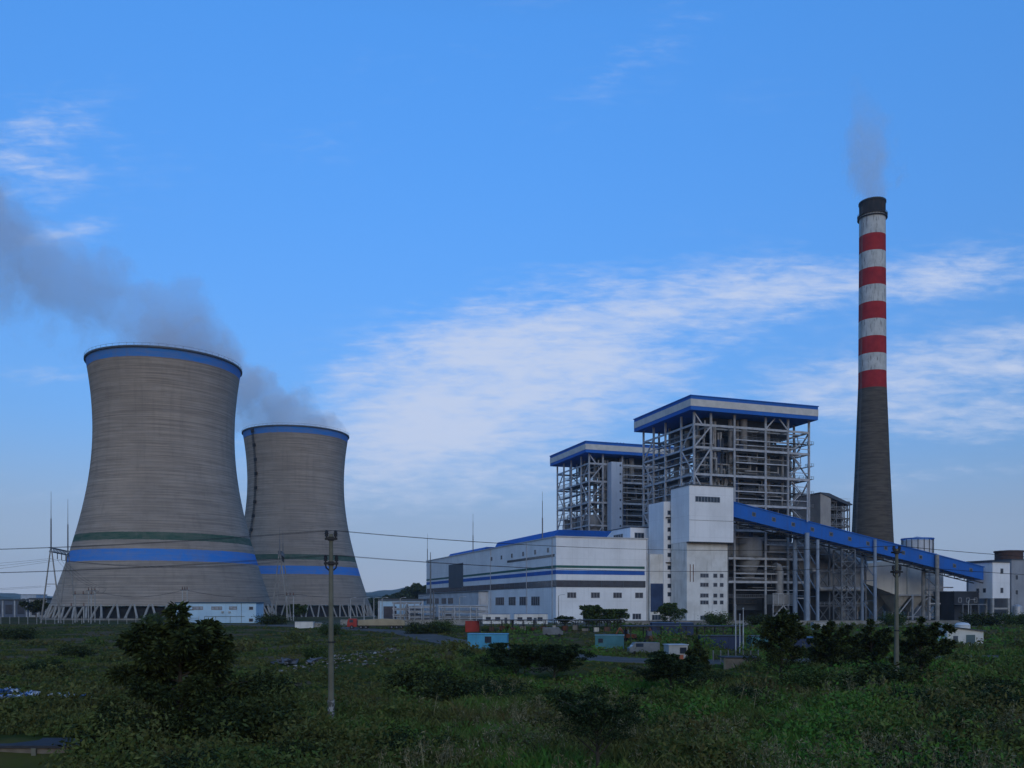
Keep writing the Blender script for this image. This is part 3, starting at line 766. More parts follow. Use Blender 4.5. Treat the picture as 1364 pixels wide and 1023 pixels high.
# ================================================================ steel duct support frame, catalyst reactor, precipitator, silo
def lattice(mb, x0, x1, y0, y1, z0, z1, nx, nz, w=.35, cross=True, ny=1):
    xs = [x0+(x1-x0)*i/nx for i in range(nx+1)]; zs = [z0+(z1-z0)*i/nz for i in range(nz+1)]
    for y in ((y0,y1) if ny else (y0,)):
        for x in xs: mb.beam((x,y,z0),(x,y,z1),w)
        for k, z in enumerate(zs[1:]):
            mb.beam((x0,y,z),(x1,y,z),w*.9)
            for i in range(nx):
                if cross and (i+k) % 2 == 0:
                    mb.beam((xs[i],y,zs[k]),(xs[i+1],y,z),w*.55); mb.beam((xs[i+1],y,zs[k]),(xs[i],y,z),w*.55)
    if ny:
        for x in xs:
            for z in zs[1:]: mb.beam((x,y0,z),(x,y1,z),w*.8)
def duct_frame():
    t = thing('duct_frame', 'open steel frame carrying grey flue ducts beside the near boiler house', 'steel frame', (ORG[0],ORG[1],0), PHI)
    mb = MB(); lattice(mb, 108,131,1,14,-1,32,4,5,.55); mb.build('frame', M_steeld, t)
    MB().tube([(106,7,29.5),(112,7,29),(124,7,24),(134,8,20)], [3.2,3.2,3.4,4.4], 18).build('flue_duct', M_duct, t, smooth=True)
    MB().b(108,131.5,3,9,12.5,20).build('flue_duct', M_duct, t)
    MB().prism([(106.5,12.05),(132.6,12.05),(132.6,24),(126,26.5),(106.5,26.5)], 10, 23).build('flue_duct', mat('filter_cladding', (0,0,0)) if 'filter_cladding' in MATS else M_duct, t)
    MB().tube([(104,-1,19),(106,-1,19),(107,-1,18),(107,-1,13),(108,-1,12),(128,-1,12)], .8, 12).build('pipe', M_pipe, t, smooth=True)
    MB().tube([(104,-.6,33.5),(117,-.6,33.5)], .8, 12).build('pipe', M_pipe, t, smooth=True)
    MB().b(107,132,8,22,-1,12).build('dark_backing', M_furn, t)  # dark box added behind the ducts so no bright sky shows through
    MB().lathe([(2.6,-1),(2.6,5),(0,5.6)], 20, (124,6)).build('fan_casing', M_duct, t, smooth=True)
    g = MB()
    for z in (6.4,12.6): g.b(107.5,131.5,.4,2.4,z-.5,z-.4)
    p = g.build('platform', M_grate, t)
    r = MB()
    for z in (6.4,12.6):
        for h in (.5,1.05): r.beam((107.5,.4,z-.4+h),(131.5,.4,z-.4+h),.08)
        for i in range(14): r.beam((107.5+i*24/13,.4,z-.4),(107.5+i*24/13,.4,z+.65),.08)
    r.build('handrail', M_steel, p)
duct_frame()
def reactor(loc, label):
    t = thing('reactor_tower', label, 'reactor', loc, PHI, 'boxy flue gas reactors')
    MB().prism([(0,22),(5,22),(5,48.6),(0,50.3)],0,16).build('wall', mat('reactor_cladding', (.34,.33,.31), (.28,.27,.26), .2, .6, grime=.3), t)
    MB().b(5.01,13,3,16,24,46).build('casing', M_furn, t)
    fr = MB(); lattice(fr, 5.4,15.2,1.2,2.4,24,47.5,3,7,.3); lattice(fr, 13.6,15.2,2.4,14,24,47.5,1,7,.3)
    fr.build('frame', M_steeld, t)
    g = MB()
    for k in range(1,8): g.b(5.2,15.3,.9,2.6,24+k*23.5/7+.2,24+k*23.5/7+.3)
    p = g.build('platform', M_grate, t); r = MB()
    for k in range(1,8):
        z = 24+k*23.5/7+.3
        for h in (.55,1.1): r.beam((5.2,.9,z+h),(15.3,.9,z+h),.08)
    r.build('handrail', M_steel, p)
    MB().prism([(-.3,50.4),(13.4,46.2),(15.4,46.2),(15.4,46.6),(4,50.6),(-.3,50.8)], -.3, 16.3).build('roof', M_dgrey, t)
    fr = MB(); lattice(fr, .5,13,1,15,-1,22,2,3,.6); fr.build('support', M_steeld, t)
reactor((122.7,350,0), 'pale boxy tower wrapped in scaffold-like stairs right of the near boiler house')

def precipitator():
    t = thing('dust_precipitator', 'big pale dust filter box with hoppers below the blue conveyor', 'precipitator', (ORG[0],ORG[1],0), PHI)
    mp = mat('filter_cladding', (.58,.555,.49), (.48,.46,.41), .15, .65, grime=.25)
    MB().b(146,171,2,34,10.2,24).build('casing', mp, t)
    MB().add([(146,2,10.2),(146,2,24),(146,34,10.2),(146,34,24),(133,7,15.5),(133,7,22),(133,28,15.5),(133,28,22)],
             [(0,1,5,4),(1,3,7,5),(3,2,6,7),(2,0,4,6),(4,5,7,6),(0,2,3,1)]).build('inlet_funnel', mp, t)
    for x in (147.2,155.2,163.2):
        for y in (2.3,13,24):
            MB().add([(x,y,10.15),(x+7.4,y,10.15),(x+7.4,y+9.6,10.15),(x,y+9.6,10.15),(x+3,y+4.3,3.2),(x+4.4,y+4.3,3.2),(x+4.4,y+5.3,3.2),(x+3,y+5.3,3.2)],
                     [(0,1,2,3),(7,6,5,4),(0,4,5,1),(1,5,6,2),(2,6,7,3),(3,7,4,0)]).build('hopper', mp, t)
    for x in (146.4,154.6,162.8,170.7):
        for y in (1.6,12.6,23.6,34.3): MB().beam((x,y,-1),(x,y,10.1),.7).build('leg', M_steel, t)
    fr = MB()
    for x0, x1 in ((146.4,154.6),(154.6,162.8),(162.8,170.7)): fr.beam((x0,1.6,1),(x1,1.6,9.2),.35); fr.beam((x0,1.6,1.2),(x1,1.6,1.2),.35)
    fr.beam((146,1.6,9.9),(171.2,1.6,9.9),.5)
    fr.build('brace', M_steel, t)
    MB().b(150,158,6,12,24,28).build('roof_cabin', mp, t)
    MB().b(152,153.2,1.2,2,10.2,24).b(161.4,162.6,1.2,2,10.2,24).build('stiffener', mp, t)
    # post-and-rung access tower at the front
    ac = MB()
    for x in (160,164.6): ac.beam((x,-1.8,-1),(x,-1.8,19.5),.55)
    for z in (6.5,13,19): ac.beam((160,-1.8,z),(172,-1.8,z),.5)
    ac.build('access_frame', M_steel, t)
    r = MB()
    for h in (.5,1.1): r.beam((146,2.1,24+h),(171,2.1,24+h),.08)
    for i in range(16): r.beam((146+i*25/15,2.1,24),(146+i*25/15,2.1,25.1),.08)
    r.build('handrail', M_steel, t)
precipitator()
def silo():
    t = thing('ash_silo', 'round white ash silo with ribs and blue rim in front of smokestack', 'silo', (177.4,385,0))
    MB().lathe([(6.3,0),(6.3,34),(0,36)], 48).build('body', mat('silo_white', (.55,.57,.6), (.46,.48,.51), .2, .6, grime=.3), t, smooth=True)
    rib = MB()
    for k in range(16):
        a = 2*PI*k/16; rib.beam((6.4*math.cos(a),6.4*math.sin(a),27.4),(6.4*math.cos(a),6.4*math.sin(a),34.4),.28)
    rib.build('rib', M_dgrey, t)
    MB().lathe([(6.31,34.4),(6.75,34.4),(6.75,35.0),(6.31,35.0)], 48, closed=True).build('rim', M_bluepaint, t)
    MB().lathe([(6.31,26.6),(7.8,26.6),(7.8,27.0),(6.31,27.0)], 48, closed=True).build('platform', M_black, t)
    r = MB()
    r.tube([(7.7*math.cos(2*PI*k/40),7.7*math.sin(2*PI*k/40),28.1) for k in range(41)], .06, 5)
    for k in range(40): a = 2*PI*k/40; r.beam((7.7*math.cos(a),7.7*math.sin(a),27),(7.7*math.cos(a),7.7*math.sin(a),28.1),.07)
    r.build('railing', M_steeld, t)
silo()

def transfer_house():
    t = thing('transfer_house', 'white transfer house on concrete legs where the blue conveyor ends', 'building', (188.4,345,0), PHI)
    box('wall', M_white, t, 0,9,0,11.5,8.6,22.7)
    box('roof', M_dgrey, t, -.4,9.4,-.4,11.9,22.7,23.1)
    for z in (10.6,18.2-1.0+1): win(t, 4,5.6,0,z,z+2.2,'f')
    for y in (3.0,6.2): win(t, y,y+1.5,0,10.8,12.6,'l')
    for x in (.45,8.55):
        for y in (.45,11): box('leg', M_leg, t, x-.45,x+.45,y-.45,y+.45,-1,8.59)
    fr = MB().b(.9,8.1,.2,.7,4.2,4.9); fr.build('cross_beam', M_leg, t)
    box('low_block', M_furn, t, -13,-.5,6,16,-1,11)
    for x in (-11,-7,-3): win(t, x,x+1.6,6,7.0,8.8,'f')
    MB().b(-13.3,-.6,5.6,16.3,11,11.4).build('low_roof', M_dgrey, t)
    ext = MB()
    for x in (-13,-9,-5): ext.beam((x,2,-1),(x,2,6),.4)
    ext.b(-13.4,-.8,1.6,5.59,6,6.4); ext.build('canopy', M_steeld, t)
    return t
transfer_house()
def crusher_house():
    t = thing('crusher_house', 'grey building at frame edge with brown round drum on its roof', 'building', (199.8,352,0), PHI)
    box('wall', mat('grey_render', (.30,.32,.35), (.25,.265,.29), .2, .8, grime=.4), t, 0,26,0,22,-1,24)
    MB().lathe([(5.2,24),(5.2,27.4),(5.6,27.4),(5.6,28.0),(0,28.4)], 32, (5.5,6)).build('drum', M_brickdk, t)
    for z in (4,10,16): win(t, 2,3.6,0,z,z+2,'f'); win(t, 8,9.6,0,z,z+2,'f')
    MB().b(-.3,26.3,-.3,22.3,24,24.35).build('parapet', M_dgrey, t)
    MB().lathe([(1.7,0),(1.7,5.4),(.5,6.3),(0,6.3)], 24, (-1.5,-4)).build('tank', mat('steel_tank', (.5,.52,.55), (.4,.42,.45), .4, .35, .4), t, smooth=True)
crusher_house()
# ================================================================ left: service building, switchyard, distant blocks
def service_building():
    D = 296.0; x0, x1 = at(234,D), at(341,D); zb, zt = -.3, zat(803.5,D)
    t = thing('service_building', 'long low pale blue building with dark roof edge under the near cooling tower', 'building', (x0,D,0))
    W = x1-x0; H = zt
    box('wall', M_pale, t, 0,W,0,9,-1,H)
    MB().b(-.25,W+.25,-.25,9.25,H,H+.35).build('roof', mat('navy_roof_edge', (.03,.08,.14)), t)
    for a, b_ in ((.6,2.2),(5.6,9.2),(12.0,15.6),(18.0,20.6)): win(t, a, b_, 0, H-2.2, H-1.1, 'f', m=mat('bright_pane', (.33,.36,.40), (.2,.22,.26), .6, .2), fr=mat('brown_frame', (.2,.14,.10)))
    for z in (H-2.3, .35): win(t, W-2.4, W-.9, 0, z, z+1.2, 'f')
    MB().tube([(W-4.9,-.08,-.5),(W-4.9,-.08,H)], .07, 6).build('drainpipe', M_steeld, t)
    pf = MB().beam((W*.36,-.12,2.2),(W*.86,-.12,2.2),.09)
    for x in (W*.36,W*.5,W*.68): pf.beam((x,-.12,-.3),(x,-.12,2.2),.09)
    pf.build('pipe', M_black, t)
    for x in (W*.575,W*.66): MB().b(x,x+.6,-.45,-.01,H-3.2,H-2.7).build('air_conditioner', M_leg, t)
service_building()

def aframe(mb, x, y, zb, zt, spread=3.0, along=(1,0)):
    for s in (-1,1): mb.tube([(x+s*spread*along[0], y+s*spread*along[1], zb), (x+s*.25*along[0], y+s*.25*along[1], zt)], [.28,.2], 8)
    z = zb+(zt-zb)*.55; w = spread*.45
    mb.beam((x-w*along[0],y-w*along[1],z),(x+w*along[0],y+w*along[1],z),.22)
def gantry(x0, y0, x1, y1, zt, rod, label):
    t = thing('switchyard_gantry', label, 'line gantry', (x0,y0,-.2), 0, 'switchyard line gantries')
    dx, dy = x1-x0, y1-y0; L = math.hypot(dx,dy); nx, ny = -dy/L, dx/L
    if nx < 0: nx, ny = -nx, -ny
    for (x, y) in ((0,0),(dx,dy)):
        mb = MB(); aframe(mb, x, y, 0, zt, 3.1, (nx,ny)); mb.build('support', M_conc, t)
    bm_ = MB(); w = .55
    for a in (-w,w):
        for b_ in (0,1.3): bm_.beam((a*nx,a*ny,zt+b_),(dx+a*nx,dy+a*ny,zt+b_),.2)
    n = 12
    for i in range(n):
        p, q = i/n, (i+1)/n
        for a in (-w,w): bm_.beam((dx*p+a*nx,dy*p+a*ny,zt),(dx*q+a*nx,dy*q+a*ny,zt+1.3),.14)
        bm_.beam((dx*p-w*nx,dy*p-w*ny,zt),(dx*q+w*nx,dy*q+w*ny,zt),.14); bm_.beam((dx*p-w*nx,dy*p-w*ny,zt+1.3),(dx*q+w*nx,dy*q+w*ny,zt+1.3),.14)
    bm_.build('lattice_beam', M_steeld, t)
    for x, y in ((0,0),(dx,dy)):
        MB().tube([(x,y,zt),(x,y,zt+rod*.55),(x,y,zt+rod*.551),(x,y,zt+rod)], [.24,.2,.1,.05], 6).build('lightning_rod', M_rod, t)
    for i in range(1,4):
        p = i/4
        MB().tube([(dx*p+.6*nx,dy*p+.6*ny,zt),(dx*p+.6*nx,dy*p+.6*ny,zt-2.2)], .13, 6).build('insulator', M_black, t)
    return t
gantry(-153.5,293,-158.5,314,24.0,20.0,'switchyard gantry with two tall lightning rods beside left cooling tower base')
gantry(-84.5,320,-88.0,338,24.5,10.0,'switchyard gantry standing between the two cooling towers')

def post_portal(x, y, w, h, label):
    t = thing('busbar_support', label, 'busbar support', (x,y,-.2), 0, 'low switchyard supports')
    for s in (0,w): MB().tube([(s,0,0),(s,0,h)], .2, 8).build('post', M_leg, t)
    MB().beam((-.8,0,h+.12),(w+.8,0,h+.12),.3).build('crossbar', M_steeld, t)
    for i in range(3):
        c = w*i/2
        MB().tube([(c,0,h+.27),(c,0,h+.6),(c,0,h+.9),(c,0,h+1.3)], [.1,.22,.1,.16], 8).build('insulator', M_rust, t)
post_portal(at(100,300),300,5.5,9.6,'portal of posts below the slack droppers left of near cooling tower')
post_portal(at(78,296),296,8.5,5.6,'low portal between the legs of the left gantry')
post_portal(at(118,306),306,2.2,11,'slim taller portal where slack wires come down')
post_portal(at(243,302),302,1.6,11.2,'small portal rising behind the pale blue service building')
post_portal(at(382,330),330,2.5,9.5,'portal at foot of the gantry between the cooling towers')

def wire(pts, r, label, group, sag=None):
    """one hanging cable through the given support points"""
    out = []
    for i, (p, q) in enumerate(zip(pts[:-1], pts[1:])):
        p = Vector(p); q = Vector(q); sg = sag if sag is not None else (q-p).length*.025
        n = 14
        for k in range(n + (1 if i == len(pts)-2 else 0)):
            u = k/n; v = p.lerp(q, u); v.z -= 4*sg*u*(1-u); out.append(v)
    o = MB().tube(out, r, 5).build('overhead_wire', M_wire, smooth=True)
    return tag(o, label, 'overhead wire', group)
yl = 'switchyard wires'
for i, (k, z) in enumerate(((.25,21.6),(.5,21.6),(.75,21.6))):
    gx, gy = -153.5-5*k, 293+21*k; hx, hy = -84.5-3.5*k, 320+18*k
    wire([(gx+.6,gy,z-.2),(hx,hy,z+.6)], .038, 'slack wire crossing near cooling tower from gantry to gantry', yl, 2.2)
    wire([(gx-.6,gy,z+.3),(gx-75,gy-16+8*i,z-4.5-1.2*i)], .038, 'wire leaving the left gantry towards the left picture edge', yl, 1.2)
    wire([(gx+.6,gy,z-.3),(gx+14,gy-2+2*i,12-.1*i),(at(118,306)+1.1*i,306,11.0)], .035, 'drooping dropper wire beside near cooling tower', yl, 1.5)
for i in range(2):
    wire([(at(118,306)+1.1+i,306,11),(at(244,302)+i*.8,302,11.3)], .032, 'low slack wire between slim portals in front of cooling tower', yl, 2.3)
    wire([(at(244,302)+i*.8,302,11.3),(at(383,330)+i,330,10.3)], .032, 'low slack wire from service building portal to right gantry', yl, 2.0)
    wire([(-160.5,300+6*i,12.5),(-240,285+6*i,9.5-i)], .035, 'lower wire leaving the left gantry legs', yl, .8)
    wire([(at(383,330)+i,330,10.3),(at(500,330),330+4*i,9.4),(at(572,330),330+4*i,9.8)], .032, 'low slack wire running from right gantry to the pipe rack', yl, 1.0)

# blocks at the far left edge
def far_block(px0, px1, D, ztop, m, label, depth=14):
    x0, x1 = at(px0,D), at(px1,D); t = thing('warehouse', label, 'building', (x0,D,0))
    W = x1-x0; box('wall', m, t, 0,W,0,depth,-3,ztop)
    MB().b(-.4,W+.4,-.5,depth+.4,ztop,ztop+.7).build('roof', M_dgrey, t)
    n = max(2,int(W/6))
    for i in range(n): box('bay_opening', M_glass, t, (i+.2)*W/n,(i+.8)*W/n,-.08,0,.8,ztop*.72)
    for i in range(n+1): box('pier', M_steel, t, i*W/n-.35,i*W/n+.35,-.4,-.081,-2,ztop-.1)
far_block(-60,36,470,8.2,mat('blue_grey_sheet', (.10,.13,.19), (.08,.105,.15), .1, .7),'dark blue grey shed at left edge beyond the switchyard')
far_block(40,62,430,8.6,mat('cream_render', (.34,.36,.38)),'small pale flat-roofed block behind left gantry')
far_block(28,48,1250,19,mat('far_white', (.45,.5,.58)),'distant white buildings on the far hillside',30)
far_block(505,563,330,7.6,M_pale,'white two storey works building between far tower and turbine hall',12)

# low fence of posts along the left field
def fence(x0, x1, y, n, label, h=2.0, rails=(0.5,1.1,1.7), m=M_leg):
    t = thing('fence', label, 'fence', (x0,y,0))
    dx = (x1-x0)/n
    for i in range(n+1):
        z = G(x0+dx*i, y); box('post', m, t, dx*i-.06,dx*i+.06,-.06,.06,z-.5,z+h)
    mb = MB()
    for i in range(n):
        za, zb = G(x0+dx*i,y), G(x0+dx*(i+1),y)
        for r in rails: mb.beam((dx*i,0,za+r),(dx*(i+1),0,zb+r),.035)
        for s in range(1,12):
            u = s/12; mb.beam((dx*(i+u),0,za+(zb-za)*u+.2),(dx*(i+u),0,za+(zb-za)*u+h-.2),.02)
    mb.build('wire_mesh', M_wire, t)
fence(-215,-100,281,40,'long post and wire fence along the switchyard edge at left',2.4)

# ================================================================ pipe racks between far tower and hall
def pipe_rack(x, y, W, H, label, seed, levels=3):
    rnd = random.Random(seed); t = thing('pipe_rack', label, 'pipe rack', (x,y,0))
    n = max(2,int(W/4.5))
    for i in range(n+1):
        for d in (0,3.0): MB().beam((W*i/n,d,-1),(W*i/n,d,H),.3).build('post', M_steel, t)
    for k in range(levels):
        z = H*(k+1)/levels-.4
        b_ = MB().beam((0,0,z),(W,0,z),.26).beam((0,3,z),(W,3,z),.26)
        for i in range(n+1): b_.beam((W*i/n,0,z-.02),(W*i/n,3,z-.02),.22)
        b_.build('beam', M_steel, t)
        for j in range(3): MB().tube([(-.5,.5+j*.9,z+.45),(W+.5,.5+j*.9,z+.45)], rnd.choice([.2,.3,.4]), 8).build('pipe', M_pipe, t, smooth=True)
    for j in range(4):
        xx = rnd.uniform(1,W-1); MB().tube([(xx,-.3,0),(xx,-.3,H-.6),(xx,1.2,H-.6)], .2, 8).build('pipe', M_pipe, t, smooth=True)
    for j in range(3):
        xx = W*(j+.4)/3; MB().b(xx,xx+rnd.uniform(1.5,3),.5,2.6,0,rnd.uniform(1.6,3)).build('equipment_box', rnd.choice([M_duct,M_dgrey,M_steeld]), t)
pipe_rack(at(524,320),320,9.5,6.8,'pipe rack full of pale pipes beside the white works building',1)
pipe_rack(at(545,316),316,9,5.4,'second pipe rack close to the corner of the annex',2)
pipe_rack(at(585,300),300,16,5.6,'long pipe rack in front of the turbine hall annex',3)
def steam_post(px, D, h, label):
    t = thing('vent_mast', label, 'mast', (at(px,D),D,0), 0, 'thin masts near the hall')
    MB().tube([(0,0,-1),(0,0,h*.6),(0,0,h)], [.3,.25,.1], 8).build('mast', M_rod, t)
    MB().lathe([(.55,-.5),(.55,.3),(.3,.5),(0,.5)], 12).build('base', M_conc, t)
    MB().b(-.5,.5,-.5,.5,h*.6,h*.6+.1).build('collar', M_rod, t)
steam_post(573.5,300,24,'thin mast rising before the annex of turbine hall')
steam_post(577.5,303,11,'short dark stack pipe by the annex corner')

def lamp_post(x, y, h, label, group='white lamp posts near far cooling tower'):
    t = thing('lamp_post', label, 'lamp post', (x,y,G(x,y)), 0, group)
    MB().tube([(0,0,-.3),(0,0,h)], [.2,.13], 8).build('pole', M_leg, t)
    MB().tube([(0,0,h-.1),(.5,-.1,h+.25),(1.3,-.3,h+.35)], .07, 6).build('arm', M_leg, t)
    MB().b(1.2,2.0,-.5,-.15,h+.25,h+.42).build('lamp', M_steel, t)
for px, D in ((467,300),(485,300),(498,300),(509,290),(533,290)): lamp_post(at(px,D),D,8.2,'thin white lamp post standing in front of far cooling tower legs')
lamp_post(at(612,280),280,8.4,'white lamp post in front of the long pipe rack','lamp posts along the hall')
lamp_post(at(744,278),278,9.0,'lamp post at the near corner of the turbine hall','lamp posts along the hall')
lamp_post(at(1290,285),285,7.5,'lamp post before the transfer house on legs','lamp posts along the hall')

# ================================================================ boundary walls
def wall(x0, x1, y, h, label, m=M_conc):
    t = thing('boundary_wall', label, 'wall', (x0,y,0)); L = x1-x0; n = int(L/6)
    MB().b(0,L,0,.3,-1.5,h).build('panel', m, t)
    MB().b(-.1,L+.1,-.08,.38,h,h+.14).build('coping', M_conc, t)
    for i in range(n+1): box('pier', m, t, i*L/n-.22,i*L/n+.22,-.13,-.002,-1.5,h)
wall(-52,-12,268,1.5,'low stained concrete wall before the pipe racks')
wall(34,176,268,1.2,'long low concrete wall below the white coal tower and boilers')
# ================================================================ foreground power line
def power_pole(x, y, label, rz):
    z = G(x,y); t = thing('power_pole', label, 'power pole', (x,y,z), rz, 'concrete poles of the overhead line')
    H = 11.0 - z
    MB().tube([(0,0,-.5),(0,0,2),(0,0,H*.5),(0,0,H-.15)], [.19,.185,.16,.125], 16).build('shaft', M_pole, t, smooth=True)
    MB().lathe([(.21,.5),(.215,.5),(.212,1.5),(.207,1.5)], 16, closed=True).build('white_band', mat('flaked_white_paint', (.34,.34,.33), (.10,.10,.09), 3, .9, lo=.45, hi=.5), t)
    for z0, w in ((H-.5,.28),(H-2.05,.34)):
        c = MB().b(-w-.08,w+.08,-.23,-.15,z0,z0+.14).b(-w-.08,w+.08,.15,.23,z0,z0+.14); c.tube([(0,0,z0-.05),(0,0,z0+.19)], .19, 12)
        c.build('crossarm', M_black, t)
        for s in (-1,1):
            MB().tube([(s*w,0,z0+.1),(s*w,0,z0+.2),(s*w,0,z0+.22),(s*w,0,z0+.34),(s*w,0,z0+.36),(s*w,0,z0+.48),(s*w,0,z0+.5),(s*w,0,z0+.6)], [.05,.05,.13,.09,.15,.09,.13,.05], 10).build('insulator', M_black, t, smooth=True)
            if z0 < H-1: MB().tube([(s*w,0,z0),(s*w*.9,0,z0-.2),(s*w*.45,0,z0-.34),(0,0,z0-.4)], .05, 6).build('stay', M_black, t)
    MB().tube([(.2,0,H*.42),(.2,0,H*.42+.12)], .08, 8).lathe([(.19,H*.42),(.2,H*.42),(.2,H*.42+.1),(.19,H*.42+.1)], 14, closed=True).build('clamp', M_black, t)
    return t
P0, P1 = (-11.35,55.2), (30.6,70.0)
power_pole(*P0,'nearest concrete power pole with four insulators, rising from weeds',R(20))
power_pole(*P1,'farther concrete power pole in front of the blue conveyor',R(20))
PL, PR = (-62,62), (84,92)
c_, s_ = math.cos(R(20)), math.sin(R(20))
for w, dz, side, lab in ((.28,0.0,-1,'upper'),(.28,0.0,1,'upper'),(.34,-1.55,-1,'lower'),(.34,-1.55,1,'lower')):
    pts = []
    for (x, y) in (PL,P0,P1,PR): pts.append((x+side*w*c_, y+side*w*s_, 11.1+dz-(.6 if (x,y)==PL else 0)))
    wire(pts, .012, f'{lab} pair of wires strung between the concrete power poles', f'{lab} overhead line wires', .75)

# ================================================================ cabins, sheds, vehicles in the middle distance
def cabin(x, y, w, d, h, m, label, cat, rz=0.0, windows=(), roofm=None, name='site_cabin', door=None, ribs=True):
    z = G(x,y); t = thing(name, label, cat, (x,y,z), rz)
    box('wall', m, t, 0,w,0,d,-.6,h)
    MB().b(-.12,w+.12,-.12,d+.12,h,h+.1).build('roof', roofm or m, t)
    if ribs:
        rb = MB(); n = int(w/.9)
        for i in range(n+1):
            c = .06+(w-.12)*i/n; rb.b(c-.04,c+.04,-.05,-.001,.1,h)
        n2 = max(2,int(d/.9))
        for i in range(n2+1):
            c = .06+(d-.12)*i/n2; rb.b(-.05,-.001,c-.04,c+.04,.1,h)
        rb.build('corrugation', m, t)
    for a, b_, z0, z1 in windows:
        fr = MB().b(a,b_,-.09,-.052,z0,z0+.07).b(a,b_,-.09,-.052,z1-.07,z1).b(a,a+.07,-.09,-.052,z0+.07,z1-.07).b(b_-.07,b_,-.09,-.052,z0+.07,z1-.07)
        n = 4
        for i in range(1,n): c = a+(b_-a)*i/n; fr.b(c-.025,c+.025,-.12,-.091,z0,z1)
        o = fr.build('window', M_black, t); box('pane', M_glass, o, a+.02,b_-.02,-.07,-.053,z0+.02,z1-.02)
    if door: MB().b(door,door+.9,-.085,-.052,.05,2.0).build('door', M_dgrey, t)
    return t
cabin(at(623,146),146,6.6,2.6,2.45,M_cyan,'bright cyan blue container cabin with one barred window','container cabin',R(-4),[(2.85,3.95,1.05,2.1)])
cabin(at(620,215),215,3.4,2.6,2.6,M_red,'red waste container standing just behind the cyan cabin','container',R(3),name='waste_container')
cabin(at(643,283),283,8.8,3,3.1,M_wall2,'white site cabin with blue roof against the hall, nearest the pipe rack','cabin',R(2),[(1,2.6,1,2.2),(4,5.6,1,2.2)],M_roofblue,door=7,ribs=False)
cabin(at(685,279),279,10.6,3,3.2,M_wall2,'longer white cabin with blue roof under the four dark windows','cabin',R(2),[(1,2.6,1,2.2),(4,5.6,1,2.2),(7.4,9,1,2.2)],M_roofblue,door=6.2,ribs=False)
cabin(at(793,152),152,4.9,3,2.1,M_teal,'small teal sheet shed beside the grey road','shed',R(-6),[(.5,1.3,.9,1.6)],mat('pale_teal', (.16,.30,.33)))
cabin(at(869,205),205,9.5,5,2.6,M_navy,'dark blue shed behind the orange machines','shed',R(-3),[(1,2,1,1.9)],mat('blue_tin', (.06,.12,.22)))
cabin(at(936,140),140,6.2,4.5,2.4,M_navy,'navy sheet shed beside the three flagpoles','shed',R(-3),(),M_black)
k = cabin(at(891,117),117,2.6,2.2,2.0,mat('kiosk_white', (.42,.42,.41), (.33,.33,.31), .6),'small white kiosk with a red lower band by the road','kiosk',R(8),[(1.5,2.4,.9,1.7)],mat('kiosk_roof', (.45,.5,.55)),name='kiosk',ribs=False)
MB().b(.0,2.0,-.06,-.005,.1,.72).build('red_band', M_orange, k)
cabin(at(1001,140),140,3.0,2.4,2.5,M_teal,'little teal hut with open pale frame right of flagpoles','hut',R(3),(),M_dgrey,name='hut')
cabin(at(1046,130),130,5.5,4,2.3,M_navy,'low shed with blue tin roof behind the tall dark trees','shed',R(-5),(),mat('blue_tin', (0,0,0)))
cabin(at(1084,232),232,3.4,2.5,2.0,M_leg,'small cream container below the open duct frame','container',0,(),M_leg,ribs=False)

def white_house():
    D = 148.0; x = at(1262,D); z = G(x,D)
    t = thing('white_house', 'small white rendered house with lean-to roof and green window', 'house', (x,D,z), R(12))
    W, Dp, H = 7.0, 5.0, 3.0
    m = mat('white_render', (.60,.61,.58), (.5,.51,.48), .5, grime=.3)
    MB().prism([(0,-.8),(W,-.8),(W,H-.2),(0,H+.55)], 0, Dp).build('wall', m, t)
    MB().prism([(-.3,H+.59),(W+.3,H-.23),(W+.3,H-.08),(-.3,H+.74)], -.35, Dp+.3).build('roof', M_dgrey, t)
    f = MB().b(3.6,5.3,-.09,-.005,.75,.87).b(3.6,5.3,-.09,-.005,2.1,2.22).b(3.6,3.72,-.09,-.005,.87,2.1).b(5.18,5.3,-.09,-.005,.87,2.1).b(4.4,4.5,-.09,-.005,.87,2.1).b(3.72,4.4,-.085,-.005,1.6,1.66).b(4.5,5.18,-.085,-.005,1.6,1.66)
    o = f.build('window', mat('green_frame', (.10,.17,.17)), t); box('pane', mat('pane_bright', (.10,.15,.17), None, .5, .2), o, 3.65,5.25,-.05,-.006,.8,2.15)
    box('door', M_dgrey, t, 1.1,2.0,-.06,-.004,0,2.05)
white_house()
def tank(px, D, w, h, label):
    x = at(px,D); z = G(x,D); t = thing('water_tank', label, 'water tank', (x,D,z), 0)
    m = mat('tank_white', (.62,.64,.64), (.52,.54,.55), .6)
    MB().lathe([(w,.6),(w,.6+h*.8),(w*.75,.6+h*.95),(.3,.6+h),(0,.6+h)], 20).build('body', m, t, smooth=True)
    for q in range(4):
        MB().lathe([(w*1.0,.6+h*(.15+.2*q)),(w*1.03,.6+h*(.17+.2*q)),(w*1.0,.6+h*(.19+.2*q))], 20).build('hoop', m, t)
    MB().b(-w*.8,w*.8,-w*.8,w*.8,-.5,.59).build('plinth', M_conc, t)
tank(1258,200,1.2,1.9,'smaller white water tank behind the white house')
tank(1282,185,1.5,2.5,'bigger white water tank rising right behind the house roof')

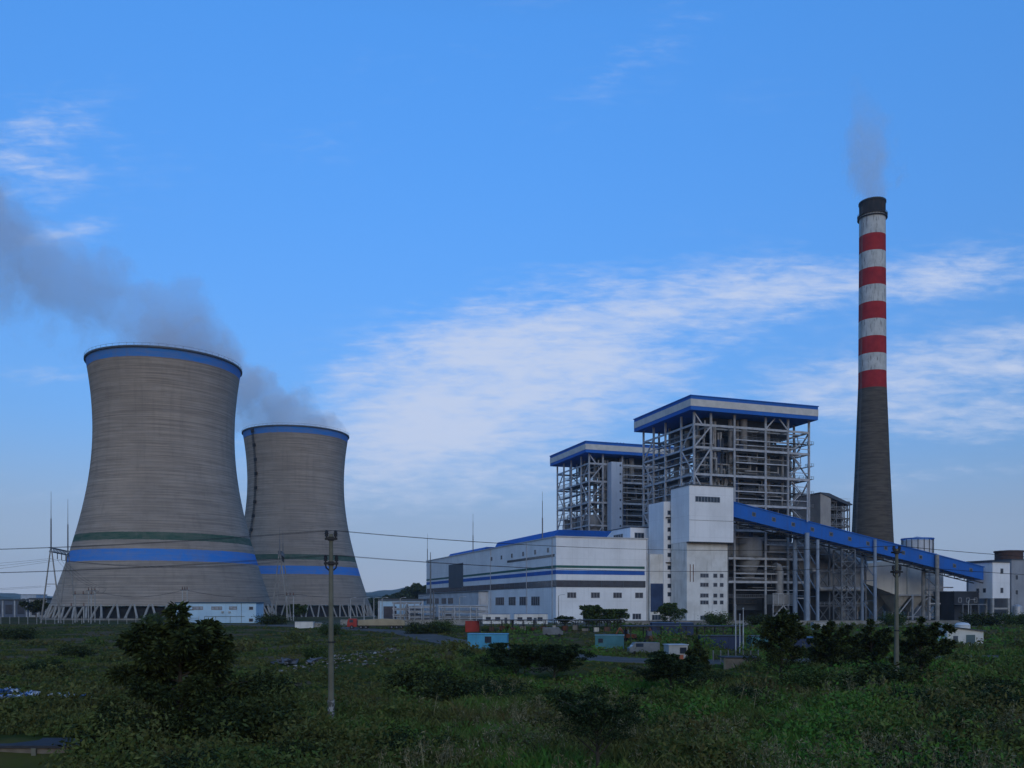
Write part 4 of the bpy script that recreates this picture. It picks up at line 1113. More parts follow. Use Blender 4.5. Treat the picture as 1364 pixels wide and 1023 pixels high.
def canopy(x, y, w, d, h, n, label):
    z = G(x,y); t = thing('open_shed', label, 'open shed', (x,y,z), R(2))
    for i in range(n+1):
        for q in (0,d): box('post', M_black, t, w*i/n-.09,w*i/n+.09,q-.09,q+.09,-.5,h)
    MB().prism([(-.8,h),(w+.8,h),(w+.8,h+.16),(-.8,h+.16)], -.8, d+.8).build('roof', M_black, t)
    tr = MB()
    for i in range(n): tr.beam((w*i/n,0,h-.5),(w*(i+.5)/n,0,h-.02),.06).beam((w*(i+.5)/n,0,h-.02),(w*(i+1)/n,0,h-.5),.06)
    tr.build('truss', M_black, t)
canopy(at(640,212),212,34,5,2.95,13,'long dark open shed on thin posts in front of the turbine hall')
canopy(at(840,165),165,21,6,2.9,6,'dark flat open shed roof above the orange machines')
rnd = random.Random(3)
def crates(px0, px1, D, n):
    for i in range(n):
        x = at(px0+(px1-px0)*(i+.5)/n, D+3); z = G(x,D+3); w = rnd.uniform(.9,1.8); h = rnd.uniform(.7,1.5)
        t = thing('stored_crate', 'pallet load stored under the long dark open shed', 'crate', (x,D+3,z), rnd.uniform(-.2,.2), 'loads stored under the open shed')
        m = rnd.choice([M_dgrey,M_conc,M_wall2,M_rust,M_brick])
        MB().b(-w/2,w/2,-.6,.6,.15,h).build('load', m, t)
        pl = MB()
        for q in (-.45,0,.45): pl.b(-w/2,w/2,q-.06,q+.06,-.1,.14)
        pl.build('pallet', M_trunk, t)
crates(648,815,212,12)

def digger(px, D, label, m, rz, sc=1.0):
    x = at(px,D); z = G(x,D); t = thing('loader', label, 'machine', (x,D,z), rz); t.scale = (sc,sc,sc)
    for s in (-.85,.85):
        MB().prism([(-1.4,.1),(1.3,.1),(1.6,.45),(1.3,.8),(-1.4,.8),(-1.7,.45)], s-.22, s+.22).build('track', M_tyre, t)
    MB().prism([(-1.5,.85),(1.2,.85),(1.2,1.3),(.9,1.75),(-1.5,1.75)], -.9, .9).build('body', m, t)
    MB().prism([(.0,1.76),(1.1,1.76),(.95,2.7),(.1,2.75)], -.1, .8).build('cab', M_glass, t)
    MB().prism([(.05,2.76),(1.0,2.71),(1.0,2.82),(.05,2.86)], -.15, .85).build('cab_roof', m, t)
    MB().beam((1.1,-.45,1.4),(2.5,-.45,3.1),.3,.4).beam((2.5,-.45,3.1),(3.4,-.45,1.6),.22,.3).build('boom', m, t)
    MB().prism([(3.2,1.7),(3.7,1.5),(3.6,.9),(3.0,1.0)], -.9, .0).build('bucket', M_rust, t)
digger(838,172,'orange digger parked under the dark flat open shed',M_orange,R(150),.85)
digger(868,160,'rusty red digger with raised boom next to orange one',M_rust,R(100),.95)

def truck():
    D = 232.0; x = at(463,D); z = G(x,D); t = thing('truck', 'parked lorry with red cab and long sand coloured load', 'truck', (x,D,z), R(4))
    MB().prism([(0,.6),(2.5,.6),(2.5,2.75),(.35,2.75),(.05,1.7)], -1.2, 1.2).build('cab', M_red, t)
    MB().add([(.32,-1.05,2.6),(.07,-1.05,1.75),(.07,1.05,1.75),(.32,1.05,2.6),(.26,-1.05,2.6),(.01,-1.05,1.75),(.01,1.05,1.75),(.26,1.05,2.6)],[(0,1,2,3),(7,6,5,4),(0,4,5,1),(1,5,6,2),(2,6,7,3),(3,7,4,0)]).build('windscreen', M_glass, t)
    box('side_window', M_glass, t, .6,1.6,-1.24,-1.2,1.75,2.5)
    MB().b(2.4,15,-1.0,1.0,.75,.95).build('chassis', M_black, t)
    MB().prism([(2.9,.96),(15,.96),(15,2.2),(13.5,2.55),(9,2.75),(5,2.5),(2.9,2.3)], -1.25, 1.25).build('load', M_sand, t)
    w = None
    for xx in (1.2,3.6,4.9,11.6,12.9,14.1):
        for s in (-1.12,1.12):
            if w is None:
                w = MB().tube([(0,-.16,0),(0,.16,0)], .5, 18).build('wheel', M_tyre, t); MB().tube([(0,-.18,0),(0,.18,0)], .24, 12).build('rim', M_steeld, w); o = w
            else: o = copy_tree(w, t)
            o.location = (xx,s,.5)
    for s in (-.9,.9): box('headlight', M_steel, t, -.03,.0,s-.2,s+.2,.75,1.0)
truck()
def van(px, D, L, label, m, rz):
    x = at(px,D); z = G(x,D); t = thing('parked_van', label, 'van', (x,D,z), rz)
    MB().prism([(0,.45),(L,.45),(L,1.95),(.9,2.0),(.35,1.3),(0,1.15)], -.85, .85).build('body', m, t)
    MB().prism([(.42,1.3),(.92,1.9),(.86,1.94),(.36,1.32)], -.75, .75).build('windscreen', M_glass, t)
    box('side_window', M_glass, t, 1.0,2.2,-.88,-.85,1.3,1.85)
    w = None
    for xx in (.8,L-.8):
        for s in (-.78,.78):
            if w is None: w = MB().tube([(0,-.1,0),(0,.1,0)], .33, 14).build('wheel', M_tyre, t); o = w
            else: o = copy_obj(w, t)
            o.location = (xx,s,.33)
van(837,138,4.8,'pale grey van half hidden by weeds near the teal shed',mat('van_white', (.20,.21,.22), (.14,.15,.16), .5, .6),R(6))
van(750,190,4.4,'small dull grey van parked behind the dark bushy trees',M_steeld,R(178))
cabin(at(393,240),240,4.9,2.2,1.7,M_wall2,'low white box container in the left field near gantry','container',R(3),(),M_leg)
cabin(at(418,242),242,2.2,2.2,1.2,M_conc,'small grey concrete kiosk next to the low white box','kiosk',R(3),(),M_leg,ribs=False)

def flagpole(px, D, h, label):
    x = at(px,D); z = G(x,D); t = thing('flagpole', label, 'flagpole', (x,D,z), 0, 'three bare flagpoles')
    MB().tube([(0,0,-.2),(0,0,h*.5),(0,0,h)], [.10,.08,.05], 10).build('pole', M_steel, t)
    MB().lathe([(.0,h),(.12,h+.06),(.12,h+.14),(0,h+.2)], 10).build('finial', M_steel, t)
    MB().lathe([(.4,-.3),(.4,.15),(.15,.25),(0,.25)], 16).build('base', M_conc, t)
flagpole(980,128,7.6,'left one of three bare flagpoles below the white coal tower')
flagpole(985.5,128,6.2,'middle, shortest of three bare flagpoles')
flagpole(990,128,7.0,'right one of three bare flagpoles below the coal tower')
def round_bed():
    x = at(986,126); z = G(x,126); t = thing('planter', 'low round brick planter at foot of the flagpoles', 'planter', (x,126,z))
    MB().lathe([(2.8,-.5),(2.8,.4),(2.5,.4),(2.5,-.5)], 32, closed=True).build('rim', M_brick, t)
    MB().lathe([(2.49,.25),(0,.35)], 24).build('soil', M_trunk, t)
round_bed()
fence(at(950,112),at(1010,112),112,6,'short wire fence in front of the flagpoles',1.6,(.4,1.0,1.5),M_steeld)
def low_wall(x0, x1, y, zt, label, name='retaining_wall'):
    t = thing(name, label, 'wall', (x0,y,zt)); L = x1-x0
    MB().b(0,L,0,.35,-2.6,0).build('panel', M_brick if False else mat('stained_wall', (.20,.17,.135), (.12,.10,.08), .6, .95, grime=.3), t)
    MB().b(-.15,L+.15,-.12,2.6,.01,.14).build('coping', mat('dark_coping', (.034,.035,.042), (.05,.05,.056), .7, .95, grime=.3), t)
    n = int(L/2.2)
    for i in range(n+1): box('pier', M_pole, t, i*L/n-.12,i*L/n+.12,-.16,-.002,-2.6,.005)
low_wall(-46,-22.6,46.0,-1.05,'low dark retaining wall with flat coping in the bottom corner')
low_wall(at(965,103),at(1010,103),103,.1,'weathered pale concrete wall section behind the green weeds right of centre')

# ================================================================ litter
def litter(cx, cy, rx, ry, n, mlist, label, seed, smin=.08, smax=.4):
    rnd = random.Random(seed); mb = MB()
    for i in range(n):
        a = rnd.uniform(0,2*PI); q = math.sqrt(rnd.random()); x = cx+rx*q*math.cos(a); y = cy+ry*q*math.sin(a)
        if math.sin(x*1.9+2*math.sin(y*.9))*math.sin(y*1.3+x*.4) < rnd.uniform(-.5,.7): continue
        z = G(x,y)+.3; s = rnd.uniform(smin,smax)
        pts = [Vector((rnd.uniform(-1,1),rnd.uniform(-1,1),rnd.uniform(-.4,.8)))*s for _ in range(6)]
        k = len(mb.v); mb.v += [(x+p.x,y+p.y,z+p.z) for p in pts]
        mb.f += [(k,k+1,k+2),(k,k+2,k+3),(k+1,k+4,k+2),(k+3,k+4,k+5),(k,k+3,k+5),(k+2,k+4,k+3)]
    o = mb.build('litter', mlist, None); return tag(o, label, 'litter', kind='stuff')
M_lit = mat('rubbish_bags', (.50,.55,.60), (.06,.15,.34), 1.4, .6, lo=.42, hi=.55)
M_lit2 = mat('rubbish_rubble', (.30,.28,.25), (.085,.075,.06), 1.1, .8, lo=.4, hi=.6)
litter(-38.5,66,2.6,2.2,420,M_lit,'heap of blue and white rubbish bags at left edge',1,.12,.36)
litter(-33.4,66.5,1.8,1.0,200,M_lit,'strung out blue and white rubbish bags beside the left heap',2,.12,.34)
litter(-38,60,1.6,1.0,200,M_lit,'small nearer pile of pale rubbish bags at left edge',3,.1,.3)
litter(-16,120,9,9,300,M_lit2,'scattered grey rubble and rubbish on the slope',4,.08,.36)
litter(-13,132,6,5,330,M_lit2,'bright rubble bank beside the curving road',5,.1,.42)
litter(-20,100,7,6,240,M_lit2,'thin scatter of rubbish below the rubble slope',6,.08,.3)
litter(-10,150,5,3,120,M_lit2,'pale debris along the road edge by the cyan cabin',7,.1,.4)
litter(-20,60,3.2,.6,60,M_lit2,'line of white rubbish left of the near power pole',8,.06,.2)
litter(at(388,100),103,3.4,2.0,90,mat('dark_tarps', (.07,.075,.09), (.13,.135,.15), 1, .6),'patch of dark crumpled sheeting in the left field',9,.2,.6)
# ================================================================ vegetation
def leaves_mesh(name, pts, size, m, rnd_seed, droop=.3, aspect=2.0, per=1):
    """leaf-sized folded quads around given points (numpy), one mesh"""
    rng = np.random.default_rng(rnd_seed); P = np.asarray(pts, float); n = len(P)
    s = size*rng.uniform(.6,1.4,n)[:,None]
    d = rng.normal(size=(n,3)); d[:,2] = d[:,2]*.55 - droop; d /= np.linalg.norm(d,axis=1)[:,None]
    u = rng.normal(size=(n,3)); w = np.cross(d,u); w /= np.linalg.norm(w,axis=1)[:,None]
    a = P - d*s*.5*aspect; c = P + d*s*.5*aspect; b = P + w*s*.5; e = P - w*s*.5
    V = np.stack([a,b,c,e],1).reshape(-1,3); idx = np.arange(4*n).reshape(n,4)
    return raw_mesh(name, V, idx, m)
def raw_mesh(name, V, Q, m):
    me = bpy.data.meshes.new(name); k = Q.shape[1]
    me.vertices.add(len(V)); me.vertices.foreach_set('co', V.astype(np.float32).ravel())
    me.loops.add(Q.size); me.loops.foreach_set('vertex_index', Q.astype(np.int32).ravel())
    me.polygons.add(len(Q)); me.polygons.foreach_set('loop_start', np.arange(0,Q.size,k,dtype=np.int32)); me.polygons.foreach_set('loop_total', np.full(len(Q),k,dtype=np.int32))
    me.update(calc_edges=True); me.materials.append(m); return me

def tree(x, y, h, cr, label, m, seed, kind='round', nleaf=9000, leaf=.10, name='tree', group=None, trunk_r=None, base=.28, sink=0):
    rnd = random.Random(seed); rng = np.random.default_rng(seed); z0 = G(x,y)-sink
    t = thing(name, label, 'tree', (x,y,z0), 0, group)
    tr = trunk_r or h*.022; lean = (rnd.uniform(-.06,.06)*h, rnd.uniform(-.04,.04)*h)
    mb = MB(); top = (lean[0],lean[1],h*.86)
    mb.tube([(0,0,-.4),(lean[0]*.2,lean[1]*.2,h*.25),(lean[0]*.6,lean[1]*.6,h*.55),top], [tr*1.3,tr,tr*.6,tr*.15], 8)
    clumps = []
    nb = 22 if kind != 'layer' else 16
    for i in range(nb):
        f = (i+.5)/nb; a = i*2.4+rnd.uniform(-.4,.4)
        if kind == 'cone':
            zb = h*(.03+.69*f); L = cr*(1.02-.76*f)*rnd.uniform(.55,1.15); zt = zb + L*rnd.uniform(-.02,.30)+h*.05
        elif kind == 'layer':
            zb = h*(base+.35*f); L = cr*rnd.uniform(.45,1.2)*(1-.35*f); zt = h*(.58+.38*f)+rnd.uniform(-.04,.04)*h
        elif kind == 'tall':
            zb = h*(.10+.72*f); L = cr*rnd.uniform(.5,1.05)*(1-.45*f**2); zt = zb+L*.5
        else:
            zb = h*(base+.5*f); th = f*PI*.8+.25; L = cr*(math.sin(th)*.55+.4)*rnd.uniform(.5,1.25); zt = zb+h*.16*rnd.uniform(.4,1.6)
        k = min(1,zb/(h*.86)); p = Vector((lean[0]*k,lean[1]*k,zb)); e = Vector((lean[0]*k+L*math.cos(a),lean[1]*k+L*math.sin(a),min(zt,h*.95)))
        mid = p.lerp(e,.5)+Vector((0,0,(zt-zb)*.18)); mb.tube([p,mid,e], [tr*.42,tr*.25,tr*.06], 5)
        for q, w in ((.45,.7),(.75,1.0),(1.0,.9)):
            c = p.lerp(e,q); c.z += rnd.uniform(-.05,.08)*h*.5; clumps.append((c, w))
        for j in range(2):
            c = p.lerp(e,rnd.uniform(.5,1)) + Vector((rnd.gauss(0,1),rnd.gauss(0,1),rnd.gauss(0,.4)))*cr*.16; clumps.append((c,.7))
    clumps.append((Vector((lean[0],lean[1],h*.93)),.8)); clumps.append((Vector((lean[0]*.9,lean[1]*.9,h*.82)),1))
    mb.build('trunk', M_trunk, t, smooth=True)
    W = np.array([w for _, w in clumps]); Cc = np.array([list(c) for c, _ in clumps])
    n = int(nleaf*.8); ci = rng.choice(len(clumps), n, p=W/W.sum())
    sx = cr*{'layer':.16,'cone':.115,'tall':.15}.get(kind,.13); sz = sx*{'layer':.30,'cone':.8,'tall':.75}.get(kind,.72)
    off = rng.normal(size=(n,3)); nr = np.linalg.norm(off,axis=1)[:,None]; off = off/nr*np.cbrt(rng.uniform(.05,1.3,n))[:,None]
    P = Cc[ci] + off*np.array([sx*1.25,sx*1.25,sz*1.25])*rng.uniform(.6,1.0,n)[:,None]
    P[:,2] = np.clip(P[:,2], .05, h*1.0)
    me = leaves_mesh('crown', P, leaf, m, seed, droop=.35 if kind == 'cone' else .05, aspect=2.3 if kind == 'cone' else 1.9)
    o = bpy.data.objects.new('crown', me); COL.objects.link(o); o.parent = t
    return t
tree(at(243,47),47,7.3,5.2,'big dark broad-leaved tree in the left foreground','x' and L_dark,21,'cone',36000,.115,'broadleaf_tree',trunk_r=.16)
tree(at(686,86),86,3.6,4.2,'spreading dark tree just below the cyan cabin',L_fine,22,'layer',15000,.12,'spreading_tree',base=.1)
tree(at(738,84),84,3.6,3.4,'spreading dark tree right of the one below the cyan cabin',L_fine,23,'layer',15000,.12,'spreading_tree',base=.1)
tree(at(893,68),68,3.9,3.4,'umbrella shaped feathery tree in front of the kiosk',L_fine,24,'layer',15000,.10,'spreading_tree',base=.25)
tree(at(797,34.5),34.5,4.4,2.5,'slender forked silk tree at the bottom centre with a flat crown',L_fine,25,'layer',9500,.062,'silk_tree',trunk_r=.085,base=.34)
tree(at(1040,76),76,6.8,2.7,'tall dark tree rising before the lattice trestle',L_dark,26,'tall',14000,.12,'dark_tree')
tree(at(1106,88),88,5.9,2.7,'dense dark tree next to the tall one, left of two under the conveyor',L_dark,27,'round',14000,.14,'dark_tree',base=.15)
tree(at(1162,90),90,6.2,2.6,'dense dark tree directly left of the farther power pole',L_dark,28,'round',14000,.14,'dark_tree',base=.12)
tree(at(1226,79),79,6.2,2.6,'round headed dark tree beside the white house',L_dark,29,'round',15000,.13,'dark_tree',base=.2)
tree(at(928,84),84,3.9,1.9,'dark pointed shrub tree beside the umbrella shaped tree',L_dark,30,'cone',8000,.12,'dark_tree')
tree(at(893,262),262,6.6,4.4,'round leafy tree against the foot of the coal tower',L_mid,31,'tall',7000,.3,'leafy_tree')
tree(at(790,236),236,6.4,4.2,'taller leafy tree before the gable of the turbine hall',L_mid,32,'tall',7000,.28,'leafy_tree')
tree(at(818,238),238,5.2,5.0,'lower wide leafy tree beside the taller one at the gable',L_mid,33,'tall',7000,.28,'leafy_tree')
tree(at(752,222),222,3.6,2.6,'little umbrella tree at the near corner of turbine hall',L_fine,34,'layer',3000,.2,'leafy_tree')
tree(at(300,330),330,5.0,5.0,'low bushy tree at the foot of near cooling tower legs',L_mid,36,'round',3500,.3,'leafy_tree')
tree(at(395,345),345,6.2,5.0,'bushy tree beneath the gantry between cooling towers',L_mid,37,'round',5000,.32,'leafy_tree')
tree(at(48,380),380,8.0,6.0,'dark bushy tree between the left sheds and tower legs',L_dark,38,'round',5000,.4,'leafy_tree')

# shrubs: a few kinds, copied
def shrub_proto(seed, m, h, r, n, leaf, blades=False):
    rng = np.random.default_rng(seed)
    t = bpy.data.objects.new('shrub', None); COL.objects.link(t)
    mb = MB(); rnd = random.Random(seed); cl = []
    for i in range(11):
        a = i*2.4; L = r*rnd.uniform(.35,1); e = (L*math.cos(a),L*math.sin(a),h*rnd.uniform(.45,1)*(1-.35*L/r)); mb.tube([(0,0,-.3),(e[0]*.4,e[1]*.4,e[2]*.6),e],[.035,.025,.008],4)
        cl += [e,(e[0]*.7,e[1]*.7,e[2]*.7),(e[0]*.45,e[1]*.45,e[2]*.5)]
    mb.build('stem', M_trunk, t)
    C = np.array(cl); P = C[rng.integers(0,len(cl),n)] + rng.normal(size=(n,3))*np.array([r*.2,r*.2,h*.16]); P[:,2] = np.abs(P[:,2])+.02
    me = leaves_mesh('foliage', P, leaf, m, seed, droop=-.35 if blades else .1, aspect=4 if blades else 2)
    o = bpy.data.objects.new('foliage', me); COL.objects.link(o); o.parent = t
    return t
SP = [shrub_proto(51,L_mid,1.7,1.5,5200,.085), shrub_proto(52,L_dark,1.9,1.7,5200,.10), shrub_proto(53,L_fine,1.4,1.8,5200,.075), shrub_proto(54,L_dry,1.5,1.1,1500,.045,True)]
used = set()
def shrub(k, px, D, sc, label, group=None, cat='shrub'):
    o = SP[k] if k not in used else copy_tree(SP[k]); used.add(k)
    x = at(px,D); o.location = (x,D,G(x,D)-.05); o.rotation_euler = (0,0,(px*1.7)%6.28); o.scale = (sc,sc,sc*.92)
    for key in ('label','category','group'):
        if key in o: del o[key]
    tag(o, label, cat, group)
    if k == 3: o.name = 'reed_clump'
for k, px, D, sc, lab in (
    (0,330,37,1.0,'leafy shrub right below the big dark tree in the corner'),
    (2,275,36,1.1,'feathery shrub at bottom edge under the big dark tree'),
    (1,180,45,1.5,'dark shrub against the left foot of the big dark tree'),
    (1,322,46,1.5,'dark shrub merging with the right side of the big tree'),
    (1,395,41,.8,'dark shrub left of the near power pole base'),
    (0,505,47,.9,'leafy shrub just right of the near power pole base'),
    (2,560,43,1.1,'feathery low shrub between power pole and dry reeds'),
    (1,560,78,1.6,'dark bush on the mound left of spreading trees'),
    (1,600,72,1.5,'dark bush hanging over the slope under the rubbish'),
    (2,655,70,1.5,'feathery bush in front of the spreading dark trees'),
    (0,740,62,1.2,'leafy bush before the right-hand spreading tree'),
    (2,820,55,1.0,'feathery bush just behind the silk tree crown'),
    (1,945,74,1.0,'dark bush at the foot of the pointed shrub tree'),
    (2,1000,64,1.1,'feathery bush under the tall dark tree'),
    (0,1080,66,1.3,'leafy bush in front of the dense dark trees'),
    (1,1180,66,1.7,'dark bush at the base of farther power pole'),
    (2,1200,58,1.2,'feathery bush in front of the round headed tree'),
    (1,1312,60,1.1,'dark spiky bush below the white house'),
    (2,1350,55,1.3,'feathery bush at right edge below the white house'),
    (0,1290,48,1.1,'leafy bush low at the right side of weeds'),
    (2,1120,43,1.0,'feathery shrub in the middle of right-hand weeds'),
    (0,960,40,.9,'leafy shrub at bottom between silk tree and right weeds'),
    (2,1230,38,1.0,'feathery shrub at bottom edge on the right'),
    (0,900,52,.9,'leafy shrub in the bright green weeds below umbrella tree'),
    (3,672,44,1.25,'tall dry straw coloured reed clump at bottom centre'),
    (3,712,42,1.0,'shorter dry reed clump beside the tallest one'),
    (3,835,50,.7,'thin dry reed clump to the right of silk tree'),
    (1,25,180,1.8,'dark bush far out in the left field near fence'),
    (0,440,200,1.8,'bush below the red lorry in the far field'),
    (1,560,205,2.0,'dark hedge-like bush left of red waste container'),
    (0,590,210,2.0,'bush directly behind the red waste container'),
    (1,100,120,1.2,'dark bush in the middle of the left field'),
    (2,60,92,1.1,'low bush above the blue rubbish heap'),
    (0,420,120,1.2,'low bush behind the dark sheeting in left field'),
    (0,955,258,2.6,'leafy bush against the boundary wall below the coal tower'),
    (1,1015,256,2.4,'dark bush against the boundary wall right of the flagpoles'),
    (0,1190,257,2.5,'leafy bush against the boundary wall behind the farther power pole'),
    (1,1310,255,2.8,'dark bush before the transfer house legs'),
    (0,1352,250,2.6,'leafy bush at the right edge before the crusher house'),
    (0,205,276,2.2,'leafy bush at the switchyard fence left of the service building'),
    (1,362,270,2.4,'dark bush right of the pale blue service building'),
    (1,355,70,1.3,'dark bush at right foot of the big tree'),
):
    shrub(k, px, D, sc, lab)

def weeds():
    """rough vegetation over the waste ground as one mass: upright blades and leafy sprays in drifts"""
    rng = np.random.default_rng(77)
    def field(n, dmin, dmax, pw):
        D = dmin*(dmax/dmin)**(rng.uniform(0,1,n)**pw); px = rng.uniform(-260,1620,n)
        x = (px-682)/F*D; return x, D
    VV, QQ = [], []; off = 0
    def ok(x, y):
        r = np.minimum(seg_dist(x,y,ROADS[0][0])-3.6, seg_dist(x,y,ROADS[1][0])-3.4) > 0
        r &= ~((np.hypot((x+14.5)/1.2,(y-127)/1.3) < 7) & (rng.uniform(size=len(x)) < .8))
        r &= ~((np.hypot((x+36)/1.9,y-65) < 3.2) & (rng.uniform(size=len(x)) < .8))
        r &= ~((x > at(620,146)) & (x < at(680,146)) & (y > 130) & (y < 150))
        r &= ~((x < -21.5) & (y > 33) & (y < 49.2)); r &= ~((x > at(735,33)) & (x < at(865,33)) & (y < 34.4)); return r
    def bare(x, y): return (np.sin(x*.16+2*np.sin(y*.07+1)+.7)*np.sin(y*.11+1.4*np.sin(x*.06)) > .42) & (x < -7) & (y > 66)
    def drift(x, y): return .5+.5*np.sin(x*.21+1.7*np.sin(y*.16+.5))*np.sin(y*.19+1.1*np.sin(x*.13))
    # tufts -> blades
    for n, dmin, dmax, nb, hh, ww in ((15000,30,75,13,.85,.05),(15000,60,140,10,.85,.085),(9000,120,268,8,.75,.16)):
        x, y = field(n, dmin, dmax, .9); k = ok(x,y); x, y = x[k], y[k]; n = len(x)
        k = ~bare(x,y) | (rng.uniform(size=n) < .25); x, y = x[k], y[k]; n = len(x)
        g = drift(x,y); th = hh*(.35+.9*g)*rng.uniform(.6,1.35,n)
        low = np.where(x < -4, .6, 1.0)*np.where((x<-8)&(y>60), .5, 1.0)*np.where((x>0)&(x<25)&(y>86), .45, 1.0); th *= low*np.where((x>2)&(x<26)&(y>74)&(y<126), .45, 1.0)
        z = gz(x,y)
        X = np.repeat(x,nb); Y = np.repeat(y,nb); Z = np.repeat(z,nb); T = np.repeat(th,nb)*rng.uniform(.5,1.15,n*nb)
        a = rng.uniform(0,2*PI,n*nb); rr = rng.uniform(0,.45,n*nb)*np.repeat(.5+th,nb)
        bx = X+rr*np.cos(a); by = Y+rr*np.sin(a); bend = T*rng.uniform(.15,.75,n*nb); b2 = rng.uniform(0,2*PI,n*nb)
        w = ww*rng.uniform(.6,1.6,n*nb); wx, wy = w*np.cos(a+1.5), w*np.sin(a+1.5)
        tx, ty = bx+bend*np.cos(b2), by+bend*np.sin(b2); mx, my = bx+bend*.3*np.cos(b2), by+bend*.3*np.sin(b2)
        v = np.stack([np.stack([bx-wx*.5,by-wy*.5,Z-.05],1), np.stack([mx+wx,my+wy,Z+T*.6],1), np.stack([tx,ty,Z+T],1), np.stack([mx-wx,my-wy,Z+T*.55],1)],1).reshape(-1,3)
        VV.append(v); QQ.append(np.arange(4*n*nb).reshape(-1,4)+off); off += len(v)
    # leafy sprays
    for n, dmin, dmax, nl, hh, ls in ((8000,30,80,16,1.05,.07),(6000,70,150,12,1.0,.12),(4500,130,268,9,.8,.22)):
        x, y = field(n, dmin, dmax, .9); k = ok(x,y); x, y = x[k], y[k]
        g = drift(x+20,y-9); k = (g > .25) & ~((x>2)&(x<26)&(y>74)&(y<126)); x, y, g = x[k], y[k], g[k]; n = len(x)
        th = hh*(.4+.9*g)*np.where(x < -4, .6, 1.0)*np.where((x<-8)&(y>60), .6, 1.0)*rng.uniform(.6,1.3,n); z = gz(x,y)
        P = np.stack([np.repeat(x,nl),np.repeat(y,nl),np.repeat(z,nl)],1); T = np.repeat(th,nl)
        P += np.stack([rng.normal(0,.32,n*nl)*T, rng.normal(0,.32,n*nl)*T, np.abs(rng.normal(.5,.3,n*nl))*T],1)
        m = n*nl; s = ls*rng.uniform(.6,1.5,m)[:,None]
        d = rng.normal(size=(m,3)); d[:,2] += .2; d /= np.linalg.norm(d,axis=1)[:,None]; w = np.cross(d,rng.normal(size=(m,3))); w /= np.linalg.norm(w,axis=1)[:,None]
        v = np.stack([P-d*s*1.1,P+w*s*.5,P+d*s*1.1,P-w*s*.5],1).reshape(-1,3)
        VV.append(v); QQ.append(np.arange(4*m).reshape(-1,4)+off); off += len(v)
    # hummocks: knee to chest high bushy mounds of the same rough growth
    hx, hy = field(620, 31, 170, .75); k = ok(hx,hy) & ~((hx < -10) & (hy > 70) & (rng.uniform(size=len(hx)) < .6)); hx, hy = hx[k], hy[k]
    # more of them in the drifts along the bottom of the field
    for x0, y0 in zip(hx, hy):
        big = rng.uniform() < (.45 if (x0 > 3 or y0 < 44) and y0 < 75 else .1)
        r = rng.uniform(.5,1.5)*(1+.006*y0)*(1.45 if big else 1); hh = r*rng.uniform(.55,1.05)*(1.0 if y0 < 62 or x0 > 5 else .6)
        if (2 < x0 < 26) and y0 > 72: continue
        ls = .045+.0013*y0; n = int(min(2600, 150*r*r/(ls*ls*60)))
        d = rng.normal(size=(n,3)); d /= np.linalg.norm(d,axis=1)[:,None]; d[:,2] = np.abs(d[:,2]); q = np.cbrt(rng.uniform(.25,1.15,n))[:,None]
        lump = 1+.38*np.sin(d[:,0:1]*7+x0)*np.sin(d[:,1:2]*6+y0)+.25*np.sin(d[:,2:3]*9+x0*3)*np.sin(d[:,0:1]*13)
        P = np.array([x0,y0,G(x0,y0)-.05])+d*q*lump*np.array([r,r,hh]); s = ls*rng.uniform(.6,1.5,n)[:,None]
        e = rng.normal(size=(n,3)); e[:,2] += .25; e /= np.linalg.norm(e,axis=1)[:,None]; w = np.cross(e,rng.normal(size=(n,3))); w /= np.linalg.norm(w,axis=1)[:,None]
        v = np.stack([P-e*s*1.2,P+w*s*.5,P+e*s*1.2,P-w*s*.5],1).reshape(-1,3); VV.append(v); QQ.append(np.arange(4*n).reshape(-1,4)+off); off += len(v)
    m = bpy.data.materials.new('weeds'); b = NB(nodes(m)); g = b.n('ShaderNodeNewGeometry'); pos = g.outputs['Position']
    f = b.ramp(b.noise(pos,.06,5,.6), .38, .62); f2 = b.ramp(b.noise(pos,.5,4,.6), .35, .68); f3 = b.ramp(b.noise(pos,5,2,.5), .3, .8)
    col = b.mix(f, (.058,.104,.023), (.112,.106,.036)); col = b.mix(b.math('MULTIPLY',f2,.8), col, (.024,.037,.012))
    col = b.mix(b.math('MULTIPLY',f3,.35), col, (.15,.15,.065))
    brown = b.ramp(b.noise(b.mapping(pos,loc=(9,4,0)),.09,4,.6), .5, .66, 0, .65); col = b.mix(brown, col, (.115,.082,.042))
    lush = b.ramp(b.noise(b.mapping(pos,loc=(3,1,0)),.075,3,.55), .46, .6); sx = b.n('ShaderNodeSeparateXYZ'); b.put(sx.inputs[0], pos)
    lush = b.math('MULTIPLY', lush, b.ramp(sx.outputs[0], -14, 4, .15, .85)); col = b.mix(lush, col, (.070,.190,.032))
    isl = b.ramp(g.outputs['Random Per Island'], .5, 1.0, 0, .6); col = b.mix(isl, col, (.145,.155,.052))
    b.bsdf(col, .8, spec=.0)
    me = raw_mesh('weeds', np.concatenate(VV), np.concatenate(QQ), m); o = bpy.data.objects.new('weeds', me); COL.objects.link(o)
    tag(o, 'waist high weeds and rough grass over the waste ground', 'weeds', kind='stuff')
weeds()
